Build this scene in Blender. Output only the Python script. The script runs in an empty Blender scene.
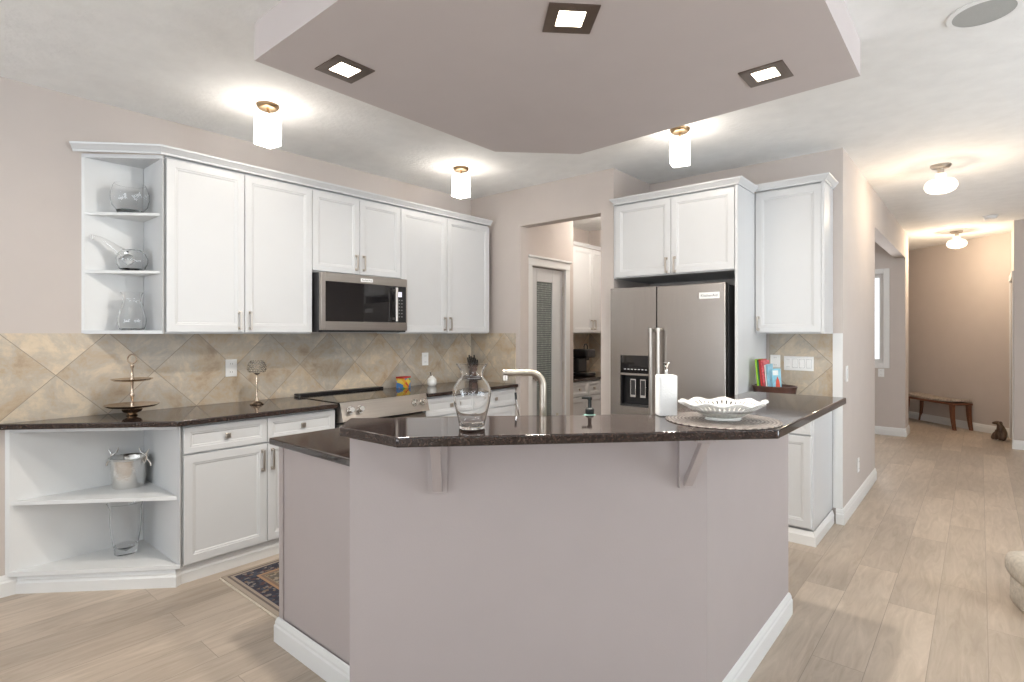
import bpy, bmesh, math, random
from mathutils import Vector, Matrix
random.seed(7)
PI = math.pi
SC = bpy.context.scene
COL = SC.collection

# ------------------------------------------------------------------ camera, world, exposure
TH = math.atan(468/548.0)
cam_data = bpy.data.cameras.new('camera'); cam = bpy.data.objects.new('camera', cam_data); COL.objects.link(cam)
cam_data.sensor_width = 36.0; cam_data.lens = 548.0/1024*36
cam_data.shift_y = -8/1024.0
cam_data.clip_start = 0.05
cam.location = (0, 0, 1.39); cam.rotation_euler = (PI/2, 0, TH)
SC.camera = cam
SC.view_settings.view_transform = 'Standard'; SC.view_settings.look = 'None'
SC.view_settings.gamma = 1.0; SC.view_settings.use_curve_mapping = False
SC.view_settings.exposure = -0.1

world = bpy.data.worlds.new('world'); SC.world = world; world.use_nodes = True
bg = world.node_tree.nodes['Background']; bg.inputs[0].default_value = (.93, .96, 1, 1); bg.inputs[1].default_value = 1.6

def area(name, loc, target, sx, sy, power, color=(1, 1, 1)):
    d = bpy.data.lights.new(name, 'AREA'); d.shape = 'RECTANGLE'; d.size = sx; d.size_y = sy
    d.energy = power; d.color = color
    o = bpy.data.objects.new(name, d); COL.objects.link(o); o.location = loc
    o.rotation_euler = (Vector(target)-Vector(loc)).to_track_quat('-Z', 'Z' if abs(target[2]-loc[2]) < 9 and (target[0]-loc[0], target[1]-loc[1]) != (0, 0) else 'Y').to_euler()
    return o
# daylight panels just inside the windows of the living room behind the camera, the dining side and the front room
area('ceiling_fill_rear_window', (-1.9, -3.80, 1.35), (-1.9, -1.9, 5.4), 2.9, 1.7, 120, (.84, .93, 1))  # rear and side panels: added fill, tilted up to brighten ceiling and soffit
area('ceiling_fill_rear_patio', (2.4, -3.80, 1.15), (2.4, -1.9, 5.4), 3.1, 1.9, 122, (.84, .93, 1))
area('ceiling_fill_side_window', (4.42, 3.2, 1.30), (2.2, 3.2, 6.0), 4.3, 1.9, 240, (.84, .93, 1))
area('daylight_front_room', (-1.80, 8.80, 1.50), (-2.0, 5, 1.8), 1.0, 1.2, 45, (.97, .98, 1))

# ------------------------------------------------------------------ materials
def new_mat(name):
    m = bpy.data.materials.new(name); m.use_nodes = True
    return m, m.node_tree, m.node_tree.nodes['Principled BSDF']
def nd(nt, kind, **kw):
    n = nt.nodes.new(kind)
    for k, v in kw.items():
        if k == 'inp':
            for a, b in v.items(): n.inputs[a].default_value = b
        else: setattr(n, k, v)
    return n
def L(nt, a, b): nt.links.new(a, b)
def pmat(name, col, rough=.5, metal=0, var=.03, scale=6, bump=0, bscale=60, spec=None, coat=0, emis=None, estr=0, aniso_axis=None):
    """principled material whose colour and roughness are driven by a little procedural noise"""
    m, nt, p = new_mat(name)
    tc = nd(nt, 'ShaderNodeTexCoord')
    nz = nd(nt, 'ShaderNodeTexNoise', inp={'Scale': scale, 'Detail': 4})
    if aniso_axis:
        mp = nd(nt, 'ShaderNodeMapping'); mp.inputs['Scale'].default_value = aniso_axis
        L(nt, tc.outputs['Object'], mp.inputs[0]); L(nt, mp.outputs[0], nz.inputs['Vector'])
    else: L(nt, tc.outputs['Object'], nz.inputs['Vector'])
    rp = nd(nt, 'ShaderNodeValToRGB')
    a = [max(0, c*(1-var)) for c in col]; b = [min(1, c*(1+var)) for c in col]
    rp.color_ramp.elements[0].position = .3; rp.color_ramp.elements[1].position = .7
    rp.color_ramp.elements[0].color = (*a, 1); rp.color_ramp.elements[1].color = (*b, 1)
    L(nt, nz.outputs['Fac'], rp.inputs[0]); L(nt, rp.outputs[0], p.inputs['Base Color'])
    p.inputs['Roughness'].default_value = rough; p.inputs['Metallic'].default_value = metal
    if spec is not None: p.inputs['Specular IOR Level'].default_value = spec
    if coat: p.inputs['Coat Weight'].default_value = coat
    if bump:
        n2 = nd(nt, 'ShaderNodeTexNoise', inp={'Scale': bscale, 'Detail': 3}); L(nt, tc.outputs['Object'], n2.inputs['Vector'])
        bp = nd(nt, 'ShaderNodeBump', inp={'Strength': bump, 'Distance': .01}); L(nt, n2.outputs['Fac'], bp.inputs['Height'])
        L(nt, bp.outputs[0], p.inputs['Normal'])
    if emis: p.inputs['Emission Color'].default_value = (*emis, 1); p.inputs['Emission Strength'].default_value = estr
    return m
M = {}
M['wall'] = pmat('greige_wall_paint', (.575, .515, .478), .75, var=.015, bump=.05, bscale=180)
M['mauve'] = pmat('mauve_grey_paint', (.435, .382, .37), .7, var=.012, bump=.04, bscale=180)
M['soffit'] = pmat('brightened_mauve_paint', (.60, .54, .525), .7, var=.012, bump=.04, bscale=180)  # mauve made paler than the island's, partly to offset weak light underneath
M['ceiling'] = pmat('textured_white_ceiling', (.86, .86, .85), .85, var=.03, scale=9, bump=.35, bscale=34)
M['white'] = pmat('white_lacquer', (.63, .635, .64), .33, var=.008)
M['inner'] = pmat('white_melamine', (.76, .765, .76), .5, var=.008)
M['trim'] = pmat('white_trim_paint', (.78, .78, .77), .35, var=.008)
M['steel'] = pmat('brushed_stainless', (.40, .365, .335), .26, 1, var=.05, scale=3, aniso_axis=(60, 60, 1))
M['steelh'] = pmat('brushed_stainless_horizontal', (.42, .385, .35), .28, 1, var=.05, scale=3, aniso_axis=(60, 1, 60))
M['handle'] = pmat('stainless_handle', (.50, .46, .42), .3, 1)
M['nickel'] = pmat('satin_nickel', (.52, .47, .42), .28, 1)
M['polished'] = pmat('polished_steel', (.72, .70, .67), .12, 1)
M['hammered'] = pmat('hammered_aluminium', (.74, .73, .71), .22, 1, bump=.25, bscale=45)
M['antique'] = pmat('antique_silver_copper', (.58, .47, .37), .2, 1, var=.2, scale=18)
M['brass'] = pmat('antique_brass', (.50, .36, .22), .3, 1, var=.08)
M['black'] = pmat('black_plastic', (.012, .012, .013), .3, var=.2)
M['darkgrey'] = pmat('dark_grey_metal', (.05, .05, .052), .4, .3, var=.1)
M['blackglass'] = pmat('black_glass', (.012, .011, .012), .04, var=.1, coat=.3)
M['cooktop'] = pmat('cooktop_glass', (.02, .018, .017), .07, var=.1)
M['plate'] = pmat('white_plastic', (.85, .85, .84), .35, var=.01)
M['platedark'] = pmat('outlet_slots', (.25, .25, .25), .5, var=.05)
M['paper'] = pmat('paper_towel', (.88, .88, .87), .9, var=.015, scale=60, bump=.3, bscale=220)
M['ceramic'] = pmat('glazed_cream_ceramic', (.86, .85, .81), .18, var=.02, coat=.3)
M['ceramic_out'] = pmat('speckled_ceramic_outside', (.52, .50, .44), .25, var=.18, scale=90, bump=.2, bscale=120)
M['wood'] = pmat('reddish_brown_wood', (.17, .066, .032), .35, var=.35, scale=8, aniso_axis=(3, 3, 30))
M['darkwood'] = pmat('dark_espresso_wood', (.075, .034, .024), .28, var=.3, scale=9)
M['fabric'] = pmat('patterned_bench_fabric', (.42, .36, .31), .9, var=.35, scale=38, bump=.3, bscale=200)
M['bronze'] = pmat('brown_resin', (.085, .048, .026), .45, var=.45, scale=40, bump=.4, bscale=60)
M['plush'] = pmat('beige_plush', (.62, .55, .46), .95, var=.12, scale=40, bump=.8, bscale=130)
M['grille'] = pmat('speaker_grille', (.42, .43, .42), .7, var=.05, scale=300, bump=.3, bscale=700)
M['green'] = pmat('green_book_cover', (.32, .62, .03), .4, var=.1)
M['dkgreen'] = pmat('dark_green_book_cover', (.03, .16, .05), .4, var=.1)
M['red'] = pmat('red_book_cover', (.50, .03, .025), .4, var=.15)
M['pinkred'] = pmat('pink_red_book_cover', (.62, .10, .12), .4, var=.5, scale=70)
M['whitebook'] = pmat('white_book_cover', (.82, .82, .80), .4, var=.08, scale=50)
M['blue'] = pmat('pale_blue_book_cover', (.28, .55, .68), .4, var=.25, scale=25)
M['redpaint'] = pmat('red_print', (.70, .10, .06), .4, var=.2, scale=60)
M['pages'] = pmat('book_pages', (.80, .77, .70), .8, var=.04, scale=90)
M['teal'] = pmat('teal_label', (.35, .62, .55), .5)
M['rubber'] = pmat('dark_green_plastic', (.008, .012, .011), .35, var=.1)
M['lcd'] = pmat('pale_display', (.75, .75, .82), .3, emis=(.8, .8, .95), estr=.5)
M['shade'] = pmat('lit_white_glass_shade', (.95, .93, .9), .3, emis=(1, .92, .82), estr=18)
M['bulb'] = pmat('lit_led_panel', (1, .95, .85), .4, emis=(1, .86, .66), estr=13)
M['globe'] = pmat('lit_bulb', (1, .9, .75), .4, emis=(1, .80, .55), estr=26)
M['bronzetrim'] = pmat('brushed_bronze_trim', (.20, .155, .13), .4, .8, var=.08)
M['grout'] = pmat('grout', (.35, .32, .28), .9)

def glass(name, col=(1, 1, 1), rough=0.0, ior=1.36, bump=0, bs=30):
    m, nt, p = new_mat(name)
    p.inputs['Base Color'].default_value = (*col, 1); p.inputs['Transmission Weight'].default_value = 1
    p.inputs['Roughness'].default_value = rough; p.inputs['IOR'].default_value = ior
    if bump:
        tc = nd(nt, 'ShaderNodeTexCoord'); n2 = nd(nt, 'ShaderNodeTexNoise', inp={'Scale': bs}); L(nt, tc.outputs['Object'], n2.inputs[0])
        bp = nd(nt, 'ShaderNodeBump', inp={'Strength': bump, 'Distance': .01}); L(nt, n2.outputs[0], bp.inputs['Height']); L(nt, bp.outputs[0], p.inputs['Normal'])
    return m
M['glass'] = glass('clear_glass')
M['pane'] = glass('window_glass', ior=1.02)
M['thick'] = glass('thick_glass_base', (.55, .58, .58))
M['crystal'] = glass('ribbed_crystal', (1, .98, .94), .02, bump=.25, bs=40)
M['globeglass'] = glass('lit_ribbed_glass', (1, .98, .94), .15, bump=.25, bs=40)
_p = M['globeglass'].node_tree.nodes['Principled BSDF']; _p.inputs['Emission Color'].default_value = (1, .90, .74, 1); _p.inputs['Emission Strength'].default_value = .55

def mat_floor():
    m, nt, p = new_mat('greige_oak_planks')
    tc = nd(nt, 'ShaderNodeTexCoord'); sp = nd(nt, 'ShaderNodeSeparateXYZ'); L(nt, tc.outputs['Object'], sp.inputs[0])
    ax = nd(nt, 'ShaderNodeMath', operation='ADD', inp={1: 20.045}); L(nt, sp.outputs[0], ax.inputs[0])
    ay = nd(nt, 'ShaderNodeMath', operation='ADD', inp={1: 30.3}); L(nt, sp.outputs[1], ay.inputs[0])
    cb = nd(nt, 'ShaderNodeCombineXYZ'); L(nt, ay.outputs[0], cb.inputs[0]); L(nt, ax.outputs[0], cb.inputs[1])
    br = nd(nt, 'ShaderNodeTexBrick', offset=.37, offset_frequency=2)
    br.inputs['Color1'].default_value = (0, 0, 0, 1); br.inputs['Color2'].default_value = (1, 1, 1, 1); br.inputs['Mortar'].default_value = (.5, .5, .5, 1)
    br.inputs['Scale'].default_value = 1; br.inputs['Mortar Size'].default_value = .0012; br.inputs['Brick Width'].default_value = 1.22; br.inputs['Row Height'].default_value = .193
    L(nt, cb.outputs[0], br.inputs['Vector'])
    # grain: noise stretched along the plank, shifted per plank
    off = nd(nt, 'ShaderNodeVectorMath', operation='MULTIPLY_ADD'); L(nt, br.outputs['Color'], off.inputs[0]); off.inputs[1].default_value = (7, 7, 7); L(nt, tc.outputs['Object'], off.inputs[2])
    mp = nd(nt, 'ShaderNodeMapping'); mp.inputs['Scale'].default_value = (9, 1.1, 1); L(nt, off.outputs[0], mp.inputs[0])
    n1 = nd(nt, 'ShaderNodeTexNoise', inp={'Scale': 2.6, 'Detail': 7, 'Roughness': .62, 'Distortion': 1.2}); L(nt, mp.outputs[0], n1.inputs[0])
    n2 = nd(nt, 'ShaderNodeTexNoise', inp={'Scale': 1.3, 'Detail': 3}); L(nt, tc.outputs['Object'], n2.inputs[0])
    r1 = nd(nt, 'ShaderNodeValToRGB'); e = r1.color_ramp.elements
    e[0].position = .30; e[0].color = (.41, .335, .262, 1); e[1].position = .70; e[1].color = (.56, .47, .385, 1)
    L(nt, n1.outputs[0], r1.inputs[0])
    r2 = nd(nt, 'ShaderNodeValToRGB'); e = r2.color_ramp.elements
    e[0].position = 0; e[0].color = (.80, .79, .78, 1); e[1].position = 1; e[1].color = (1.05, 1.04, 1.03, 1)
    L(nt, br.outputs['Color'], r2.inputs[0])
    mx = nd(nt, 'ShaderNodeMix', data_type='RGBA', blend_type='MULTIPLY'); mx.inputs[0].default_value = 1
    L(nt, r1.outputs[0], mx.inputs[6]); L(nt, r2.outputs[0], mx.inputs[7])
    r3 = nd(nt, 'ShaderNodeValToRGB'); e = r3.color_ramp.elements
    e[0].position = .35; e[0].color = (.9, .9, .9, 1); e[1].position = .65; e[1].color = (1.05, 1.05, 1.05, 1); L(nt, n2.outputs[0], r3.inputs[0])
    m2 = nd(nt, 'ShaderNodeMix', data_type='RGBA', blend_type='MULTIPLY'); m2.inputs[0].default_value = 1
    L(nt, mx.outputs[2], m2.inputs[6]); L(nt, r3.outputs[0], m2.inputs[7])
    m3 = nd(nt, 'ShaderNodeMix', data_type='RGBA'); L(nt, br.outputs['Fac'], m3.inputs[0]); L(nt, m2.outputs[2], m3.inputs[6]); m3.inputs[7].default_value = (.27, .22, .175, 1)
    L(nt, m3.outputs[2], p.inputs['Base Color'])
    p.inputs['Roughness'].default_value = .36
    bp = nd(nt, 'ShaderNodeBump', inp={'Strength': .12, 'Distance': .003}); L(nt, n1.outputs[0], bp.inputs['Height']); L(nt, bp.outputs[0], p.inputs['Normal'])
    return m
M['floor'] = mat_floor()

def mat_tile(axis):
    """stone-look tiles laid on the diagonal; axis = horizontal world axis of the wall"""
    m, nt, p = new_mat('diagonal_stone_tile_'+axis)
    tc = nd(nt, 'ShaderNodeTexCoord'); sp = nd(nt, 'ShaderNodeSeparateXYZ'); L(nt, tc.outputs['Object'], sp.inputs[0])
    cb = nd(nt, 'ShaderNodeCombineXYZ'); L(nt, sp.outputs[1 if axis == 'y' else 0], cb.inputs[0]); L(nt, sp.outputs[2], cb.inputs[1])
    sub = nd(nt, 'ShaderNodeVectorMath', operation='SUBTRACT'); L(nt, cb.outputs[0], sub.inputs[0])
    sub.inputs[1].default_value = (1.39, .914, 0) if axis == 'y' else (-1.06, .914, 0)
    mp = nd(nt, 'ShaderNodeMapping'); mp.inputs['Rotation'].default_value = (0, 0, PI/4); L(nt, sub.outputs[0], mp.inputs[0])
    ad = nd(nt, 'ShaderNodeVectorMath', operation='ADD'); L(nt, mp.outputs[0], ad.inputs[0]); ad.inputs[1].default_value = (.3394*20, .3394*20, 0)
    br = nd(nt, 'ShaderNodeTexBrick', offset=0, offset_frequency=1)
    br.inputs['Color1'].default_value = (0, 0, 0, 1); br.inputs['Color2'].default_value = (1, 1, 1, 1); br.inputs['Mortar'].default_value = (.5, .5, .5, 1)
    br.inputs['Scale'].default_value = 1; br.inputs['Mortar Size'].default_value = .0019; br.inputs['Brick Width'].default_value = .3394; br.inputs['Row Height'].default_value = .3394
    L(nt, ad.outputs[0], br.inputs['Vector'])
    off = nd(nt, 'ShaderNodeVectorMath', operation='MULTIPLY_ADD'); L(nt, br.outputs['Color'], off.inputs[0]); off.inputs[1].default_value = (5, 9, 3); L(nt, tc.outputs['Object'], off.inputs[2])
    n1 = nd(nt, 'ShaderNodeTexNoise', inp={'Scale': 4.5, 'Detail': 10, 'Roughness': .7, 'Distortion': .35}); L(nt, off.outputs[0], n1.inputs[0])
    r1 = nd(nt, 'ShaderNodeValToRGB'); els = r1.color_ramp.elements
    els[0].position = .32; els[0].color = (.36, .275, .195, 1); els[1].position = .72; els[1].color = (.66, .60, .51, 1)
    x = els.new(.43); x.color = (.47, .385, .285, 1); x = els.new(.52); x.color = (.48, .44, .38, 1); x = els.new(.6); x.color = (.60, .52, .41, 1)
    L(nt, n1.outputs[0], r1.inputs[0])
    r2 = nd(nt, 'ShaderNodeValToRGB'); e = r2.color_ramp.elements
    e[0].position = 0; e[0].color = (.84, .85, .87, 1); e[1].position = 1; e[1].color = (1.14, 1.07, .97, 1); L(nt, br.outputs['Color'], r2.inputs[0])
    mx = nd(nt, 'ShaderNodeMix', data_type='RGBA', blend_type='MULTIPLY'); mx.inputs[0].default_value = 1
    L(nt, r1.outputs[0], mx.inputs[6]); L(nt, r2.outputs[0], mx.inputs[7])
    m3 = nd(nt, 'ShaderNodeMix', data_type='RGBA'); L(nt, br.outputs['Fac'], m3.inputs[0]); L(nt, mx.outputs[2], m3.inputs[6]); m3.inputs[7].default_value = (.30, .25, .20, 1)
    L(nt, m3.outputs[2], p.inputs['Base Color']); p.inputs['Roughness'].default_value = .38
    iv = nd(nt, 'ShaderNodeMath', operation='SUBTRACT', inp={0: 1.0}); L(nt, br.outputs['Fac'], iv.inputs[1])
    bp = nd(nt, 'ShaderNodeBump', inp={'Strength': .4, 'Distance': .003}); L(nt, iv.outputs[0], bp.inputs['Height']); L(nt, bp.outputs[0], p.inputs['Normal'])
    return m
M['tiley'] = mat_tile('y'); M['tilex'] = mat_tile('x')

def mat_granite():
    m, nt, p = new_mat('dark_brown_granite')
    tc = nd(nt, 'ShaderNodeTexCoord')
    n1 = nd(nt, 'ShaderNodeTexNoise', inp={'Scale': 110, 'Detail': 8, 'Roughness': .7}); L(nt, tc.outputs['Object'], n1.inputs[0])
    v = nd(nt, 'ShaderNodeTexVoronoi', inp={'Scale': 190}); L(nt, tc.outputs['Object'], v.inputs['Vector'])
    ml = nd(nt, 'ShaderNodeMath', operation='MULTIPLY'); L(nt, n1.outputs[0], ml.inputs[0]); L(nt, v.outputs['Distance'], ml.inputs[1])
    ad = nd(nt, 'ShaderNodeMath', operation='ADD'); L(nt, ml.outputs[0], ad.inputs[0]); L(nt, n1.outputs[0], ad.inputs[1])
    r = nd(nt, 'ShaderNodeValToRGB'); e = r.color_ramp.elements
    e[0].position = .52; e[0].color = (.016, .010, .009, 1); e[1].position = 1.0; e[1].color = (.09, .058, .046, 1)
    x = e.new(.82); x.color = (.028, .017, .014, 1)
    L(nt, ad.outputs[0], r.inputs[0]); L(nt, r.outputs[0], p.inputs['Base Color'])
    p.inputs['Roughness'].default_value = .07; p.inputs['IOR'].default_value = 1.65
    return m
M['granite'] = mat_granite()

def mat_rug(cx, cy, hx, hy):
    m, nt, p = new_mat('persian_rug')
    tc = nd(nt, 'ShaderNodeTexCoord'); sp = nd(nt, 'ShaderNodeSeparateXYZ'); L(nt, tc.outputs['Object'], sp.inputs[0])
    def edge(i, h):
        a = nd(nt, 'ShaderNodeMath', operation='ABSOLUTE'); L(nt, sp.outputs[i], a.inputs[0])
        s = nd(nt, 'ShaderNodeMath', operation='SUBTRACT', inp={0: h}); L(nt, a.outputs[0], s.inputs[1]); return s
    mn = nd(nt, 'ShaderNodeMath', operation='MINIMUM'); L(nt, edge(0, hx).outputs[0], mn.inputs[0]); L(nt, edge(1, hy).outputs[0], mn.inputs[1])
    band = nd(nt, 'ShaderNodeValToRGB'); band.color_ramp.interpolation = 'CONSTANT'; e = band.color_ramp.elements
    e[0].position = 0; e[0].color = (.36, .30, .24, 1); e[1].position = .022; e[1].color = (.14, .11, .10, 1)
    for pos, c in ((.034, (.33, .27, .22, 1)), (.05, (.035, .035, .06, 1)), (.135, (.38, .23, .13, 1)), (.152, (.22, .15, .11, 1)), (.165, (.30, .24, .16, 1))):
        x = e.new(pos); x.color = c
    L(nt, mn.outputs[0], band.inputs[0])
    v = nd(nt, 'ShaderNodeTexVoronoi', inp={'Scale': 60}); L(nt, tc.outputs['Object'], v.inputs['Vector'])
    fl = nd(nt, 'ShaderNodeValToRGB'); fl.color_ramp.interpolation = 'CONSTANT'; e = fl.color_ramp.elements
    e[0].position = 0; e[0].color = (.035, .032, .045, 1); e[1].position = .34; e[1].color = (.33, .28, .23, 1)
    for pos, c in ((.48, (.13, .055, .04, 1)), (.58, (.07, .08, .10, 1)), (.70, (.28, .19, .11, 1)), (.80, (.03, .025, .03, 1))):
        x = e.new(pos); x.color = c
    s2 = nd(nt, 'ShaderNodeSeparateColor'); L(nt, v.outputs['Color'], s2.inputs[0]); L(nt, s2.outputs[0], fl.inputs[0])
    inb = nd(nt, 'ShaderNodeValToRGB'); inb.color_ramp.interpolation = 'CONSTANT'; e = inb.color_ramp.elements
    e[0].position = 0; e[0].color = (0, 0, 0, 1); e[1].position = .052; e[1].color = (.6, .6, .6, 1)
    for pos, c in ((.132, 0), (.168, .62)):
        x = e.new(pos); x.color = (c, c, c, 1)
    L(nt, mn.outputs[0], inb.inputs[0])
    mx = nd(nt, 'ShaderNodeMix', data_type='RGBA'); L(nt, inb.outputs[0], mx.inputs[0]); L(nt, band.outputs[0], mx.inputs[6]); L(nt, fl.outputs[0], mx.inputs[7])
    L(nt, mx.outputs[2], p.inputs['Base Color']); p.inputs['Roughness'].default_value = .95
    n2 = nd(nt, 'ShaderNodeTexNoise', inp={'Scale': 400}); L(nt, tc.outputs['Object'], n2.inputs[0])
    bp = nd(nt, 'ShaderNodeBump', inp={'Strength': .5, 'Distance': .003}); L(nt, n2.outputs[0], bp.inputs['Height']); L(nt, bp.outputs[0], p.inputs['Normal'])
    return m
def mat_reeded():
    m, nt, p = new_mat('frosted_grid_glass')
    tc = nd(nt, 'ShaderNodeTexCoord'); sp = nd(nt, 'ShaderNodeSeparateXYZ'); L(nt, tc.outputs['Object'], sp.inputs[0])
    cb = nd(nt, 'ShaderNodeCombineXYZ'); L(nt, sp.outputs[1], cb.inputs[0]); L(nt, sp.outputs[2], cb.inputs[1])
    br = nd(nt, 'ShaderNodeTexBrick', offset=0); br.inputs['Scale'].default_value = 1; br.inputs['Brick Width'].default_value = .022; br.inputs['Row Height'].default_value = .022
    br.inputs['Mortar Size'].default_value = .004; br.inputs['Mortar Smooth'].default_value = .4
    br.inputs['Color1'].default_value = (.25, .28, .265, 1); br.inputs['Color2'].default_value = (.34, .37, .345, 1); br.inputs['Mortar'].default_value = (.075, .09, .09, 1)
    L(nt, cb.outputs[0], br.inputs['Vector']); L(nt, br.outputs[0], p.inputs['Base Color']); p.inputs['Roughness'].default_value = .12
    bp = nd(nt, 'ShaderNodeBump', inp={'Strength': .6, 'Distance': .004}); L(nt, br.outputs['Fac'], bp.inputs['Height']); L(nt, bp.outputs[0], p.inputs['Normal'])
    return m
M['reeded'] = mat_reeded()
def mat_box():
    m, nt, p = new_mat('colourful_printed_card')
    tc = nd(nt, 'ShaderNodeTexCoord'); v = nd(nt, 'ShaderNodeTexVoronoi', inp={'Scale': 24}); L(nt, tc.outputs['Object'], v.inputs['Vector'])
    s2 = nd(nt, 'ShaderNodeSeparateColor'); L(nt, v.outputs['Color'], s2.inputs[0])
    r = nd(nt, 'ShaderNodeValToRGB'); r.color_ramp.interpolation = 'CONSTANT'; e = r.color_ramp.elements
    e[0].position = 0; e[0].color = (.70, .36, .03, 1); e[1].position = .3; e[1].color = (.08, .22, .50, 1)
    for pos, c in ((.5, (.60, .05, .04, 1)), (.62, (.75, .55, .08, 1)), (.8, (.10, .40, .18, 1)), (.9, (.1, .45, .6, 1))):
        x = e.new(pos); x.color = c
    L(nt, s2.outputs[0], r.inputs[0]); L(nt, r.outputs[0], p.inputs['Base Color']); p.inputs['Roughness'].default_value = .35
    return m
M['card'] = mat_box()
def mat_mat():
    m, nt, p = new_mat('woven_silver_brown')
    tc = nd(nt, 'ShaderNodeTexCoord'); w = nd(nt, 'ShaderNodeTexWave', wave_type='RINGS', rings_direction='Z', inp={'Scale': 26, 'Distortion': 1.5, 'Detail': 2, 'Detail Scale': 20}); L(nt, tc.outputs['Object'], w.inputs[0])
    v = nd(nt, 'ShaderNodeTexVoronoi', inp={'Scale': 130}); L(nt, tc.outputs['Object'], v.inputs['Vector'])
    ml = nd(nt, 'ShaderNodeMath', operation='MULTIPLY'); L(nt, w.outputs['Fac'], ml.inputs[0]); L(nt, v.outputs['Distance'], ml.inputs[1])
    r = nd(nt, 'ShaderNodeValToRGB'); e = r.color_ramp.elements; e[0].color = (.10, .075, .065, 1); e[1].position = .45; e[1].color = (.40, .36, .33, 1)
    L(nt, ml.outputs[0], r.inputs[0]); L(nt, r.outputs[0], p.inputs['Base Color']); p.inputs['Roughness'].default_value = .35; p.inputs['Metallic'].default_value = .35
    bp = nd(nt, 'ShaderNodeBump', inp={'Strength': .8, 'Distance': .003}); L(nt, ml.outputs[0], bp.inputs['Height']); L(nt, bp.outputs[0], p.inputs['Normal'])
    return m
M['mat'] = mat_mat()

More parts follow.
